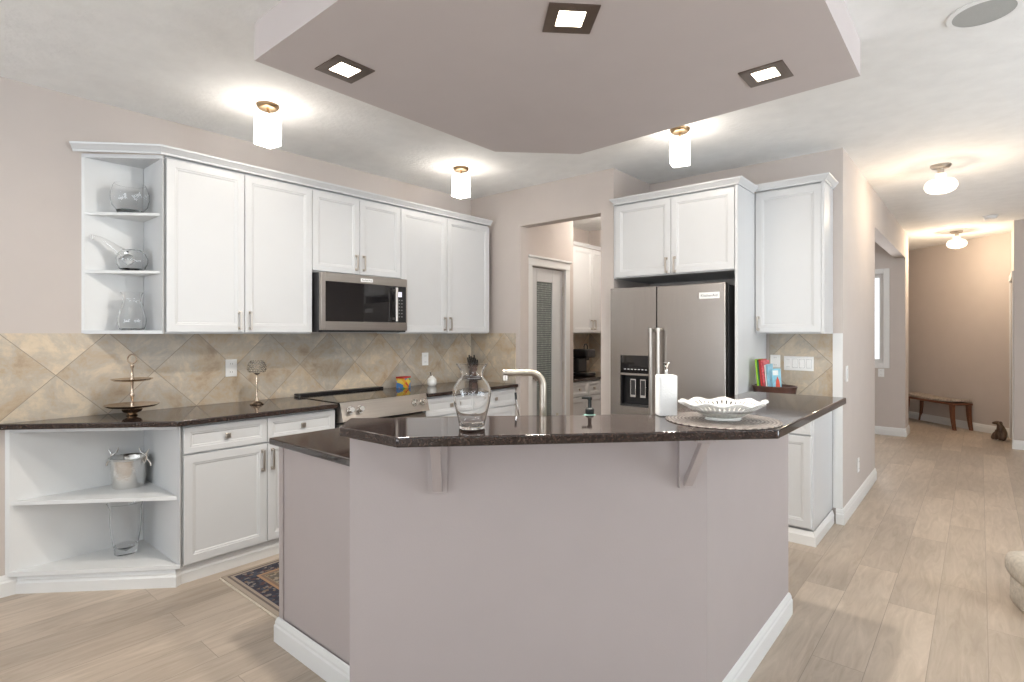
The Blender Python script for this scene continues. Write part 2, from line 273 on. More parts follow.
# ------------------------------------------------------------------ mesh helpers
class MB:
    def __init__(s): s.v = []; s.f = []
    def add(s, vs, fs):
        b = len(s.v); s.v += [tuple(x) for x in vs]; s.f += [tuple(b+i for i in f) for f in fs]; return s
    def box(s, x0, x1, y0, y1, z0, z1):
        if x0 > x1: x0, x1 = x1, x0
        if y0 > y1: y0, y1 = y1, y0
        return s.add([(x0, y0, z0), (x1, y0, z0), (x1, y1, z0), (x0, y1, z0), (x0, y0, z1), (x1, y0, z1), (x1, y1, z1), (x0, y1, z1)],
                     [(3, 2, 1, 0), (4, 5, 6, 7), (0, 1, 5, 4), (1, 2, 6, 5), (2, 3, 7, 6), (3, 0, 4, 7)])
    def fbox(s, O, U, W, N, w, h, t):
        """box from a corner O along U (w), W (h), N (t)"""
        O, U, W, N = map(Vector, (O, U, W, N)); c = []
        for dn in (0, t):
            for a, b in ((0, 0), (w, 0), (w, h), (0, h)): c.append(O+U*a+W*b+N*dn)
        return s.add(c, [(3, 2, 1, 0), (4, 5, 6, 7), (0, 1, 5, 4), (1, 2, 6, 5), (2, 3, 7, 6), (3, 0, 4, 7)])
    def prism(s, pts, z0, z1):
        n = len(pts); v = [(x, y, z0) for x, y in pts]+[(x, y, z1) for x, y in pts]
        return s.add(v, [tuple(reversed(range(n))), tuple(range(n, 2*n))]+[(i, (i+1) % n, n+(i+1) % n, n+i) for i in range(n)])
    def rings(s, rings, caps=True, closed=False):
        n = len(rings[0]); v = [p for r in rings for p in r]; f = []
        m = len(rings)
        for k in range(m if closed else m-1):
            a = k*n; b = ((k+1) % m)*n
            for i in range(n): f.append((a+i, a+(i+1) % n, b+(i+1) % n, b+i))
        if caps and not closed: f.append(tuple(reversed(range(n)))); f.append(tuple((m-1)*n+i for i in range(n)))
        return s.add(v, f)
    def lathe(s, prof, c=(0, 0, 0), n=32, caps=True, sx=1, sy=1, wob=None):
        R = []
        for r, z in prof:
            ring = []
            for i in range(n):
                a = 2*PI*i/n; k = 1 if wob is None else wob(a, r, z)
                ring.append((c[0]+r*k*sx*math.cos(a), c[1]+r*k*sy*math.sin(a), c[2]+z))
            R.append(ring)
        return s.rings(R, caps)
    def tube(s, pts, r, n=10, caps=True):
        pts = [Vector(p) for p in pts]; R = []; up = None
        rs = r if isinstance(r, (list, tuple)) else [r]*len(pts)
        for i, p in enumerate(pts):
            t = (pts[min(i+1, len(pts)-1)]-pts[max(i-1, 0)]).normalized()
            if up is None:
                up = Vector((0, 0, 1)) if abs(t.z) < .9 else Vector((1, 0, 0))
            a = t.cross(up).normalized(); b = a.cross(t).normalized(); up = b
            R.append([p+(a*math.cos(2*PI*k/n)+b*math.sin(2*PI*k/n))*rs[i] for k in range(n)])
        return s.rings(R, caps)
    def sweep(s, path, prof, closed=False, side=1):
        """prof = [(out, z)]; path = [(x, y)] at plan; out is to the right of travel * side, mitred"""
        n = len(path); R = []
        P = [Vector(p) for p in path]
        for i in range(n):
            if closed or 0 < i < n-1:
                d0 = (P[i]-P[i-1]).normalized(); d1 = (P[(i+1) % n]-P[i]).normalized()
            elif i == 0: d0 = d1 = (P[1]-P[0]).normalized()
            else: d0 = d1 = (P[-1]-P[-2]).normalized()
            n0 = Vector((d0.y, -d0.x)); n1 = Vector((d1.y, -d1.x)); m = (n0+n1).normalized(); m = m/max(.2, m.dot(n0))*side
            R.append([(P[i].x+m.x*o, P[i].y+m.y*o, z) for o, z in prof])
        return s.rings(R, True, closed)
    def ball(s, c, r, n=12, sz=1):
        m = max(4, n//2); prof = [(max(1e-4, r*math.sin(PI*k/m)), -r*sz*math.cos(PI*k/m)) for k in range(m+1)]
        return s.lathe(prof, c, n)
    def door(s, O, U, N, w, h, t=.02, fr=.044, gl=False):
        """framed door or drawer front: raised frame, stepped moulding, recessed flat panel"""
        O, U, N = Vector(O), Vector(U), Vector(N); W = Vector((0, 0, 1))
        loops = [(0, 0), (0, t-.002), (.002, t), (fr, t), (fr+.004, t-.003), (fr+.010, t-.0035), (fr+.016, t-.008)]
        R = []
        for ins, d in loops:
            R.append([O+U*a+W*b+N*d for a, b in ((ins, ins), (w-ins, ins), (w-ins, h-ins), (ins, h-ins))])
        return s.rings(R, True)
    def build(s, name, mat, parent=None, origin=None, bevel=0, ang=35, local=False, seg=2):
        me = bpy.data.meshes.new(name)
        if local: off = Vector((0, 0, 0))
        elif parent is not None: off = ROOTLOC[root_of(parent).name]
        else: off = Vector(origin) if origin else Vector((0, 0, 0))
        me.from_pydata([tuple(Vector(v)-off) for v in s.v], [], s.f)
        bm = bmesh.new(); bm.from_mesh(me); bmesh.ops.recalc_face_normals(bm, faces=bm.faces); bm.to_mesh(me); bm.free()
        me.materials.append(mat)
        me.polygons.foreach_set('use_smooth', [True]*len(me.polygons)); me.set_sharp_from_angle(angle=math.radians(ang))
        o = bpy.data.objects.new(name, me); COL.objects.link(o)
        if parent is not None: o.parent = parent
        else: o.location = off; ROOTLOC[o.name] = off
        if bevel:
            b = o.modifiers.new('bevel', 'BEVEL'); b.width = bevel; b.segments = seg; b.limit_method = 'ANGLE'; b.angle_limit = math.radians(40); b.harden_normals = False
        return o
ROOTLOC = {}
def root_of(o):
    while o.parent: o = o.parent
    return o
def tag(o, label, cat, group=None):
    o['label'] = label; o['category'] = cat
    if group: o['group'] = group
    return o
def thing(name, label, cat, loc, rz=0, group=None):
    o = bpy.data.objects.new(name, None); COL.objects.link(o); o.location = loc; o.rotation_euler = (0, 0, rz); o.empty_display_size = .05
    ROOTLOC[o.name] = Vector(loc)
    return tag(o, label, cat, group)
def struct(o): o['kind'] = 'structure'; return o
def dup(root, loc, rz=None, label=None, group=None):
    r = root.copy(); COL.objects.link(r); r.location = loc; ROOTLOC[r.name] = Vector(loc)
    if rz is not None: r.rotation_euler = (0, 0, rz)
    if label: r['label'] = label
    if group: r['group'] = group
    for ch in [o for o in bpy.data.objects if o.parent == root]:
        c = ch.copy(); COL.objects.link(c); c.parent = r
        for g in [o for o in bpy.data.objects if o.parent == ch]:
            d = g.copy(); COL.objects.link(d); d.parent = c
    return r
def text(s, name, mat, parent, P, U, N, h, width=None, ext=.0005):
    """writing as a thin mesh; P = centre in world, U = reading direction, N = facing"""
    cu = bpy.data.curves.new('t', 'FONT'); cu.body = s; cu.size = 1; cu.extrude = .0; cu.align_x = 'CENTER'; cu.align_y = 'CENTER'
    to = bpy.data.objects.new('t', cu); COL.objects.link(to)
    dg = bpy.context.evaluated_depsgraph_get(); me = bpy.data.meshes.new_from_object(to.evaluated_get(dg)); bpy.data.objects.remove(to)
    xs = [v.co.x for v in me.vertices]; ys = [v.co.y for v in me.vertices]
    ky = h/(max(ys)-min(ys)); kx = ky if width is None else width/(max(xs)-min(xs))
    cx = (max(xs)+min(xs))/2; cy = (max(ys)+min(ys))/2
    P, U, N = Vector(P), Vector(U), Vector(N); W = Vector((0, 0, 1)); off = ROOTLOC[root_of(parent).name]
    for v in me.vertices: v.co = P+U*((v.co.x-cx)*kx)+W*((v.co.y-cy)*ky)+N*ext-off
    me.materials.append(mat); o = bpy.data.objects.new(name, me); COL.objects.link(o); o.parent = parent
    return o

Z = Vector((0, 0, 1)); PX = Vector((1, 0, 0)); PY = Vector((0, 1, 0)); NY = Vector((0, -1, 0)); NX = Vector((-1, 0, 0))
CH = 2.74
HW = -.76      # face of the hallway wall
XA = -3.92     # face of the range wall
YC = 3.95      # face of the pantry wall
YN = 4.60      # back of the refrigerator nook

# ------------------------------------------------------------------ setting
struct(MB().box(-5.6, 4.9, -4.3, 12.2, -.1, 0).build('floor', M['floor']))
struct(MB().box(-5.6, 4.9, -4.3, 12.2, CH, CH+.1).build('ceiling', M['ceiling']))
# dropped soffit over the island
sof = [(-2.40, 1.085), (-2.41, 2.65), (-2.015, 3.05), (-.42, 2.965), (-.42, 1.75), (-1.09, 1.08)]
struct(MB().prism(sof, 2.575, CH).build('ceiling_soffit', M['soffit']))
W = lambda n, mb: struct(mb.build(n, M['wall']))
W('wall_left', MB().box(XA-.12, XA, -4.12, YC+.12, 0, CH))
# pantry wall with the tall doorway
W('wall_pantry', MB().box(XA, -3.27, YC, YC+.12, 0, CH).box(-2.40, -2.28, YC, YC+.12, 0, CH).box(-3.27, -2.40, YC, YC+.12, 2.39, CH))
W('wall_nook_side', MB().box(-2.40, -2.28, YC+.12, YN, 0, CH))
W('wall_nook', MB().box(-2.40, HW, YN, YN+.12, 0, CH))
W('wall_hall', MB().box(HW-.12, HW, YN+.12, 6.2, 0, CH).box(HW-.12, HW, 6.2, 9.0, 2.40, CH).box(HW-.12, HW, 9.0, 9.42, 0, CH))
# pantry interior
W('wall_pantry_side', MB().box(-3.42, -3.30, YC+.12, 4.15, 0, CH).box(-3.42, -3.30, 4.71, 4.87, 0, CH).box(-3.42, -3.30, 4.15, 4.71, 2.04, CH).box(-4.07, -3.42, 4.75, 4.87, 0, CH))
W('wall_pantry_back', MB().box(-4.07, -3.95, 4.87, 6.32, 0, CH))
W('wall_pantry_end', MB().box(-3.95, -2.28, 6.20, 6.32, 0, CH))
W('wall_pantry_right', MB().box(-2.40, -2.28, YN+.12, 6.20, 0, CH))
W('wall_closet', MB().box(XA-.12, -3.9, YC+.12, 4.75, 0, CH))
# front room seen through the hall opening
wx0, wx1, wz0, wz1 = -2.35, -1.005, .98, 2.20
W('wall_front_room', MB().box(-5.2, wx0, 9.0, 9.12, 0, CH).box(wx1, HW-.12, 9.0, 9.12, 0, CH).box(wx0, wx1, 9.0, 9.12, 0, wz0).box(wx0, wx1, 9.0, 9.12, wz1, CH))
W('wall_front_room_left', MB().box(-5.2, -5.08, 6.32, 9.0, 0, CH))
W('wall_front_room_rear', MB().box(-5.08, -4.07, 6.20, 6.32, 0, CH))
W('wall_end', MB().prism([(-1.0, 11.19), (.05, 10.13), (.31, 9.94), (.43, 9.94), (.43, 10.06), (.12, 10.25), (-1.0, 11.36)], 0, CH))
W('wall_end_left', MB().box(-1.06, -1.0, 9.12, 11.3, 0, CH))
W('wall_right_return', MB().box(.31, .43, 8.9, 9.0, 0, CH).box(.31, .43, 9.75, 9.94, 0, CH).box(.31, .43, 9.0, 9.75, 2.05, CH).box(.43, 4.72, 8.9, 9.02, 0, CH))
W('wall_closet_hall', MB().box(1.0, 1.1, 9.02, 10.1, 0, CH).box(.43, 1.1, 10.0, 10.1, 0, CH))
# living room behind the camera with its windows
def wall_with_windows(name, horiz, fixed, a0, a1, wins):
    mb = MB(); t = .12
    def put(u0, u1, z0, z1):
        if horiz: mb.box(u0, u1, fixed-t, fixed, z0, z1)
        else: mb.box(fixed, fixed+t, u0, u1, z0, z1)
    cur = a0
    for u0, u1, z0, z1 in wins:
        put(cur, u0, 0, CH); put(u0, u1, 0, z0) if z0 > 0 else None; put(u0, u1, z1, CH); cur = u1
    put(cur, a1, 0, CH); W(name, mb)
rear = [(-3.4, -.4, .45, 2.4), (.8, 4.0, .05, 2.3)]; side = [(1.0, 5.4, .3, 2.4)]
wall_with_windows('wall_rear', True, -4.0, -4.04, 4.72, rear)
wall_with_windows('wall_right', False, 4.6, -4.12, 8.9, side)
wn = [0]
def window(O, U, N, w, h, depth=.12, mull=1):
    wn[0] += 1; nm = 'window_%d' % wn[0]; O, U, N = Vector(O), Vector(U), Vector(N)
    fr = MB()
    for a, b, ww, hh in ((0, 0, .05, h), (w-.05, 0, .05, h), (.05, 0, w-.1, .05), (.05, h-.05, w-.1, .05)): fr.fbox(O+U*a+Z*b-N*.08, U, Z, N, ww, hh, .05)
    for k in range(mull): fr.fbox(O+U*(w*(k+1)/(mull+1)-.02)+Z*.05-N*.075, U, Z, N, .04, h-.1, .04)
    r = struct(fr.build(nm, M['trim'], origin=O))
    cs = MB()
    for a, b, ww, hh in ((-.07, -.07, .07, h+.14), (w, -.07, .07, h+.14), (0, h, w, .07), (0, -.07, w, .07)): cs.fbox(O+U*a+Z*b, U, Z, N, ww, hh, .018)
    cs.build('window_casing', M['trim'], r, bevel=.003)
    MB().fbox(O+U*.05+Z*.05-N*.06, U, Z, N, w-.1, h-.1, .006).build('pane', M['pane'], r)
window((wx0, 9.0, wz0), PX, NY, wx1-wx0, wz1-wz0, mull=0)
for u0, u1, z0, z1 in rear: window((u1, -4.0, z0), NX, PY, u1-u0, z1-z0, mull=2)
for u0, u1, z0, z1 in side: window((4.6, u0, z0), PY, NX, u1-u0, z1-z0, mull=3)

BB = [(0, 0), (.016, 0), (.016, .072), (.012, .080), (.012, .090), (.006, .106), (0, .110)]
def baseboard(name, path, side=1, prof=BB): return struct(MB().sweep(path, prof, side=side).build(name, M['trim'], ang=20))
baseboard('baseboard_left', [(XA, .53), (XA, -4.0)], side=-1)
baseboard('baseboard_hall', [(-.80, 4.585), (HW, 4.585), (HW, 6.2)])
baseboard('baseboard_front_room', [(-5.0, 9.0), (HW, 9.0), (HW, 9.42), (HW-.12, 9.42)])
baseboard('baseboard_end', [(-.99, 11.18), (.05, 10.13), (.31, 9.94), (.31, 9.83)])
baseboard('baseboard_right', [(.31, 8.93), (.31, 8.9), (4.6, 8.9)], side=1)
baseboard('baseboard_pantry', [(-3.36, YC), (-3.27, YC), (-3.27, YC+.12)])
baseboard('baseboard_pantry_corner', [(-2.40, 4.07), (-2.40, YC), (-2.30, YC)])

# backsplashes
struct(MB().box(XA, XA+.010, .405, YC-.010, .914, 1.388).build('trim_1', M['tiley']))
struct(MB().box(XA+.010, -3.325, YC-.010, YC, .914, 1.388).build('trim_2', M['tilex']))
struct(MB().box(-1.262, -.822, YN-.010, YN, .914, 1.388).build('trim_3', M['tilex']))
struct(MB().box(-.822, HW, YN-.012, YN, .11, 1.388).build('trim_4', M['trim']))

# pantry glass door with casing
d = struct(MB().box(-3.36, -3.325, 4.152, 4.27, 0.01, 2.035).box(-3.36, -3.325, 4.53, 4.708, .01, 2.035).box(-3.36, -3.325, 4.27, 4.53, .01, .22).box(-3.36, -3.325, 4.27, 4.53, 1.90, 2.035).build('door_1', M['white'], origin=(-3.36, 4.152, 0), bevel=.003))
MB().box(-3.346, -3.338, 4.27, 4.53, .22, 1.90).build('pane', M['reeded'], d)
for z in (.25, 1.0, 1.78): MB().box(-3.326, -3.318, 4.700, 4.715, z, z+.09).tube([(-3.316, 4.709, z-.004), (-3.316, 4.709, z+.094)], .006).build('hinge', M['nickel'], d)
kn = MB(); kn.tube([(-3.326, 4.195, .95), (-3.318, 4.195, .95)], .026, 16); kn.tube([(-3.32, 4.195, .95), (-3.285, 4.195, .95)], .009); kn.tube([(-3.285, 4.195, .95), (-3.284, 4.195, .95), (-3.275, 4.195, .95), (-3.262, 4.195, .95), (-3.255, 4.195, .95)], [.010, .020, .026, .024, .008], 16)
kn.build('door_knob', M['nickel'], d)
cs = MB(); cs.box(-3.30, -3.282, 4.075, 4.15, 0, 2.045).box(-3.30, -3.282, 4.71, 4.785, 0, 2.045).box(-3.30, -3.280, 4.073, 4.787, 2.045, 2.12)
cs.box(-3.30, -3.262, 4.073, 4.800, 2.12, 2.14)
struct(cs.build('trim_5', M['trim'], bevel=.003))
# casing of the door at the end of the hall, on the right
cs = MB(); cs.box(.295, .31, 8.93, 9.0, 0, 2.06).box(.295, .31, 9.75, 9.82, 0, 2.06).box(.290, .31, 8.93, 9.82, 2.06, 2.14)
struct(cs.build('trim_6', M['trim'], bevel=.003))
d = struct(MB().box(.36, .395, 9.005, 9.745, .01, 2.04).build('door_2', M['white'], origin=(.36, 9.0, 0), bevel=.003))
MB().box(.355, .36, 9.12, 9.63, .2, .95).box(.355, .36, 9.12, 9.63, 1.08, 1.9).build('raised_panel', M['white'], d, bevel=.003)

# ------------------------------------------------------------------ cabinets
def bar_handle(mb, P, U, N, length, vertical=True, up=Z):
    """flat square bar pull centred at P"""
    P, N = Vector(P), Vector(N); A = Vector(up); S = A.cross(N)
    mb.fbox(P-A*length/2-S*.006+N*.022, S, A, N, .012, length, .007)
    for k in (-1, 1):
        mb.fbox(P+A*(k*(length/2-.006)-.006)-S*.007, S, A, N, .014, .012, .024)
        mb.fbox(P+A*(k*(length/2-.006)-.010)-S*.009, S, A, N, .018, .020, .003)
def knob(mb, P, N):
    P, N = Vector(P), Vector(N); S = Z.cross(N)
    mb.fbox(P-S*.006-Z*.006, S, Z, N, .012, .012, .016); mb.fbox(P-S*.015-Z*.015+N*.014, S, Z, N, .030, .030, .009)
def cabinet(name, label, cat, P, U, N, w, dep, z0, z1, doors=(), drawers=(), group=None, hl=.125, extra=None):
    """P = (x, y) front-left corner of the carcass face as seen from the front; doors = (u0, u1, v0, v1, handle_u, handle_v)"""
    P = Vector((P[0], P[1], 0)); U, N = Vector(U), Vector(N)
    r = thing(name, label, cat, tuple(P+U*w/2-N*dep/2+Z*z0), 0, group)
    MB().fbox(P-N*dep+Z*z0, U, Z, N, w, z1-z0, dep).build('carcass', M['white'], r, bevel=.0015)
    for u0, u1, v0, v1, hu, hv in doors:
        g = .002
        dd = MB().door(P+U*(u0+g)+Z*(v0+g)+N*.001, U, N, u1-u0-2*g, v1-v0-2*g).build('door', M['white'], r, ang=15)
        if hu is not None:
            m = MB(); bar_handle(m, P+U*hu+Z*hv+N*.0205, U, N, hl); m.build('handle', M['nickel'], dd, bevel=.001)
    for u0, u1, v0, v1 in drawers:
        g = .002
        dd = MB().door(P+U*(u0+g)+Z*(v0+g)+N*.001, U, N, u1-u0-2*g, v1-v0-2*g, fr=.030).build('drawer', M['white'], r, ang=15)
        m = MB(); knob(m, P+U*(u0+u1)/2+Z*(v0+v1)/2+N*.0105, N); m.build('knob', M['nickel'], dd, bevel=.002)
    return r
UB, UT = 1.385, 2.42
xf = -3.611
G1 = 'white wall cabinets on the range wall'
def pair(name, label, y0, y1, z0, split, hz, group=G1, N=PX, U=PY, P=None, dep=None, z1=UT, hoff=.033):
    w = y1-y0
    return cabinet(name, label, 'cabinet', P or (xf, y0), U, N, w, dep or (xf-XA-.002), z0, z1,
                   [(0, split, z0+.008, z1-.012, split-hoff, hz), (split, w, z0+.008, z1-.012, split+hoff, hz)], group=group, hl=.115)
pair('wall_cabinet', 'tall white double-door wall cabinet between the open glass shelves and the microwave', 1.115, 2.03, UB, .447, 1.47)
pair('wall_cabinet', 'short white double-door wall cabinet directly above the microwave', 2.03, 2.81, 1.825, .39, 1.92)
pair('wall_cabinet', 'tall white double-door wall cabinet right of the microwave, near the pantry doorway', 2.81, 3.87, UB, .51, 1.47)
# open corner shelf (upper)
tri = [(XA+.001, .786), (XA+.001, 1.112), (xf+.0, 1.112), (-3.597, 1.098)]
r = thing('open_corner_shelf', 'white open corner wall shelf unit holding clear glassware', 'shelf', (-3.80, 1.0, UB))
MB().prism(tri, UT-.022, UT).build('top_panel', M['white'], r)
MB().prism(tri, UB, UB+.02).build('bottom_panel', M['white'], r)
MB().prism([(XA+.001, .786), (XA+.001, 1.090), (XA+.012, 1.090), (XA+.012, .798)], UB+.02, UT-.022).build('back_panel', M['inner'], r)
MB().prism([(XA+.001, 1.092), (XA+.001, 1.112), (xf, 1.112), (-3.592, 1.098), (-3.608, 1.092)], UB+.02, UT-.022).build('side_panel', M['white'], r)
tri2 = [(XA+.012, .80), (XA+.012, 1.090), (-3.617, 1.090)]
for z in (1.735, 2.07): MB().prism(tri2, z, z+.016).build('shelf', M['inner'], r)
# crown along the run
CR = [(0, 0), (.008, 0), (.010, .010), (.016, .015), (.026, .030), (.034, .036), (.037, .046), (0, .046)]
tag(MB().sweep([(XA+.012, .748), (-3.583, 1.088), (-3.583, 3.872)], [(o, UT+z) for o, z in CR]).box(XA+.012, -3.585, 1.12, 3.88, UT+.001, UT+.02).build('crown_moulding', M['white'], origin=(-3.75, 2.5, UT), ang=20),
    'white stepped crown moulding running along the top of the range-wall cabinets', 'moulding')

# lower run
xb = -3.341
BT = .884
def base(name, label, y0, y1, hside, group='white base cabinets on the range wall'):
    w = y1-y0
    r = cabinet(name, label, 'cabinet', (xb, y0), PY, PX, w, xb-XA-.002, .10, BT-.001,
                [(0, w, .112, .715, (w-.03) if hside > 0 else .03, .615)], [(0, w, .722, BT-.012)], group=group, hl=.125)
    MB().box(XA+.002, xb-.035, y0+.001, y1-.001, 0, .0995).build('toe_kick', M['white'], r)
    return r
base('base_cabinet', 'white base cabinet with one drawer beside the open corner shelf', 1.115, 1.580, 1)
base('base_cabinet', 'white base cabinet with one drawer directly left of the range', 1.580, 2.045, -1)
base('base_cabinet', 'white base cabinet with one drawer directly right of the range', 2.84, 3.39, 1)
base('base_cabinet', 'white base cabinet with one drawer in the corner by the pantry doorway', 3.39, 3.94, -1)
r = thing('open_corner_cabinet', 'white open corner base shelf unit holding the ice bucket and a tall glass vase', 'shelf', (-3.70, .9, 0))
kx, ky = -3.325, 1.10
tr = [(XA+.001, .462), (XA+.001, 1.112), (xb, 1.112), (kx, 1.098)]
MB().prism(tr, .10, .122).build('bottom_panel', M['inner'], r)
MB().prism([(XA+.001, .462), (XA+.001, 1.090), (XA+.014, 1.090), (XA+.014, .478)], .122, BT-.001).build('back_panel', M['inner'], r)
MB().prism([(XA+.001, 1.092), (XA+.001, 1.112), (xb, 1.112), (kx+.003, 1.098), (kx-.018, 1.092)], .122, BT-.001).build('side_panel', M['white'], r)
MB().prism([(XA+.014, .484), (XA+.014, 1.090), (-3.345, 1.090)], .475, .495).build('shelf', M['inner'], r)
MB().prism([(XA+.014, .478), (XA+.014, .505), (kx-.035, 1.090), (kx-.012, 1.090)], BT-.022, BT-.001).build('top_rail', M['white'], r)
MB().prism([(XA+.001, .53), (XA+.001, 1.112), (xb-.035, 1.112), (kx-.04, 1.085)], 0, .0995).build('toe_kick', M['white'], r)
tag(MB().sweep([(XA+.003, .512), (kx-.034, 1.087), (xb-.033, 1.112), (xb-.033, 2.044)], [(0, 0), (.016, 0), (.016, .055), (.011, .066), (.011, .075), (.004, .092), (0, .094)]).build('toe_moulding', M['trim'], origin=(-3.4, 1.1, 0), ang=20),
    'white base moulding wrapping the corner shelf unit and cabinets left of the range', 'moulding')

CT0, CT1 = BT, .914
def top(name, label, pts, z0=CT0, z1=CT1, cat='countertop'):
    cx = sum(p[0] for p in pts)/len(pts); cy = sum(p[1] for p in pts)/len(pts)
    return tag(MB().prism(pts, z0, z1).build(name, M['granite'], origin=(cx, cy, z0), bevel=.005, seg=3), label, cat)
top('countertop', 'dark brown granite counter left of the range with a clipped corner', [(XA+.011, .405), (-3.285, 1.075), (-3.285, 2.044), (XA+.011, 2.044)])
top('countertop', 'dark brown granite counter right of the range running to the pantry wall', [(XA+.011, 2.84), (-3.285, 2.84), (-3.285, YC-.011), (XA+.011, YC-.011)])

# ------------------------------------------------------------------ microwave
r = thing('microwave', 'stainless steel over-the-range microwave with black glass door', 'microwave', (-3.7, 2.42, 1.40))
y0, y1, z0, z1, fx = 2.05, 2.808, 1.398, 1.820, -3.505
MB().box(XA+.003, fx-.035, y0, y1, z0, z1).build('body', M['darkgrey'], r, bevel=.003)
# door frame with an opening for the black glass
fr = MB().box(fx-.033, fx, y0+.001, y0+.033, z0+.012, z1).box(fx-.033, fx, y1-.012, y1-.001, z0+.012, z1).box(fx-.033, fx, y0+.033, y1-.012, z0+.012, z0+.075).box(fx-.033, fx, y0+.033, y1-.012, z1-.062, z1)
fr.build('door_frame', M['steelh'], r, bevel=.002)
gls = MB().box(fx-.030, fx-.003, y0+.033, y1-.135, z0+.075, z1-.062).build('door_glass', M['blackglass'], r)
cp = MB().box(fx-.030, fx-.003, y1-.133, y1-.012, z0+.075, z1-.062).build('control_panel', M['black'], r)
MB().box(fx-.003, fx-.0015, y1-.110, y1-.055, z1-.145, z1-.105).build('display', M['lcd'], cp)
bt = MB()
for i in range(6):
    for j in range(3): bt.box(fx-.003, fx-.0018, y1-.112+j*.026, y1-.100+j*.026, z1-.175-i*.026, z1-.167-i*.026)
bt.build('keypad', M['platedark'], cp)
h = MB().tube([(fx+.038, y1-.135, z0+.085), (fx+.038, y1-.135, z1-.075)], .011, 12)
for z in (z0+.105, z1-.095): h.box(fx-.004, fx+.038, y1-.143, y1-.127, z-.008, z+.008)
h.build('handle', M['handle'], r)
MB().box(fx-.02, fx-.001, y0+.02, y1-.02, z0, z0+.011).build('vent_strip', M['black'], r)
b = MB().box(fx, fx+.003, 2.37, 2.475, z1-.048, z1-.022).build('badge', M['plate'], r)
text('KitchenAid', 'badge_lettering', M['darkgrey'], r, (fx+.003, 2.4225, z1-.035), PY, PX, .011, .085)

# ------------------------------------------------------------------ range
r = thing('range', 'stainless slide-in electric range with black glass cooktop below the microwave', 'stove', (-3.6, 2.44, 0))
y0, y1 = 2.062, 2.822
MB().box(XA+.03, -3.335, y0, y1, .03, .90).build('body', M['darkgrey'], r)
MB().box(XA+.03, -3.30, y0-.010, y1+.010, .905, .919).build('cooktop', M['cooktop'], r, bevel=.003)
MB().box(XA+.012, XA+.08, y0, y1, .919, .936).build('rear_vent', M['black'], r, bevel=.003)
# tilted control fascia
prof = [(-3.335, .775), (-3.245, .79), (-3.255, .800), (-3.290, .918), (-3.335, .918)]
m = MB(); m.rings([[(x, y, z) for x, z in prof] for y in (y0, y1)]); m.build('control_fascia', M['steelh'], r, bevel=.002)
nrm = Vector((.118, 0, .035)).normalized()
for yy in (2.125, 2.205, 2.685, 2.765):
    c = Vector((-3.2725, yy, .860))
    k = MB().tube([c+nrm*.0005, c+nrm*.010], .027, 18).tube([c+nrm*.008, c+nrm*.012, c+nrm*.034, c+nrm*.037], [.020, .0215, .0195, .017], 18)
    k.build('knob', M['polished'], r)
dr = MB().box(-3.335, -3.300, y0+.003, y1-.003, .20, .765).build('oven_door', M['steelh'], r, bevel=.003)
MB().box(-3.300, -3.297, y0+.09, y1-.09, .30, .62).build('oven_window', M['blackglass'], dr)
h = MB().tube([(-3.255, y0+.06, .715), (-3.255, y1-.06, .715)], .012)
for yy in (y0+.09, y1-.09): h.box(-3.30, -3.255, yy-.01, yy+.01, .706, .724)
h.build('oven_handle', M['polished'], dr)
MB().box(-3.335, -3.305, y0+.003, y1-.003, .05, .193).build('storage_drawer', M['steelh'], r, bevel=.003)

# ------------------------------------------------------------------ refrigerator and nook cabinets
r = thing('refrigerator', 'stainless side-by-side refrigerator with water and ice dispenser', 'refrigerator', (-1.80, 4.25, 0))
fy = 3.870
MB().box(-2.262, -1.350, 3.945, 4.57, .02, 1.735).build('body', M['darkgrey'], r, bevel=.003)
MB().box(-2.25, -1.36, 3.93, 3.945, .02, 1.73).build('door_gasket', M['black'], r)
# left door with the dispenser opening
def lbox(a, b, c, d_): return (a, b, c, d_)
lx0, lx1 = -2.262, -1.868
m = MB()
for a, b, c, d_ in ((lx0, -2.172, .09, 1.745), (-1.925, lx1, .09, 1.745), (-2.172, -1.925, .09, .815), (-2.172, -1.925, 1.215, 1.745)): m.box(a, b, fy, 3.93, c, d_)
ld = m.build('freezer_door', M['steel'], r)
MB().box(-1.862, -1.350, fy, 3.93, .09, 1.745).build('fridge_door', M['steel'], r, bevel=.006, seg=3)
MB().box(-2.172, -1.925, 3.882, 3.93, 1.075, 1.215).build('dispenser_display', M['blackglass'], ld)
MB().box(-2.172, -1.925, fy+.001, 3.93, 1.060, 1.075).build('dispenser_strip', M['steelh'], ld)
MB().box(-2.172, -1.925, 3.922, 3.93, .815, 1.060).box(-2.172, -2.165, fy+.004, 3.922, .815, 1.06).box(-1.932, -1.925, fy+.004, 3.922, .815, 1.06).build('dispenser_recess', M['black'], ld)
MB().box(-2.165, -1.932, fy+.002, 3.922, .815, .830).build('drip_tray', M['darkgrey'], ld)
for x in (-2.075, -1.990):
    MB().box(x-.024, x+.024, 3.895, 3.903, .885, 1.03).build('paddle_frame', M['polished'], ld, bevel=.002)
    MB().box(x-.016, x+.016, 3.891, 3.8955, .905, 1.02).build('paddle', M['darkgrey'], ld)
tk = MB()
for i in range(7): tk.box(-2.145+i*.03, -2.130+i*.03, 3.8805, 3.882, 1.103, 1.108)
tk.build('display_marks', M['plate'], ld)
for x, p in ((-1.885, 'l'), (-1.826, 'r')):
    h = MB().tube([(x, 3.812, .62), (x, 3.812, 1.400)], .0145, 14)
    h.tube([(x, 3.812, 1.400), (x, 3.812, 1.428)], .0185, 14).tube([(x, 3.812, .59), (x, 3.812, .62)], .0185, 14)
    h.tube([(x, 3.812, 1.414), (x, fy, 1.414)], .011, 10).tube([(x, 3.812, .605), (x, fy, .605)], .011, 10)
    h.build('handle', M['handle'], r)
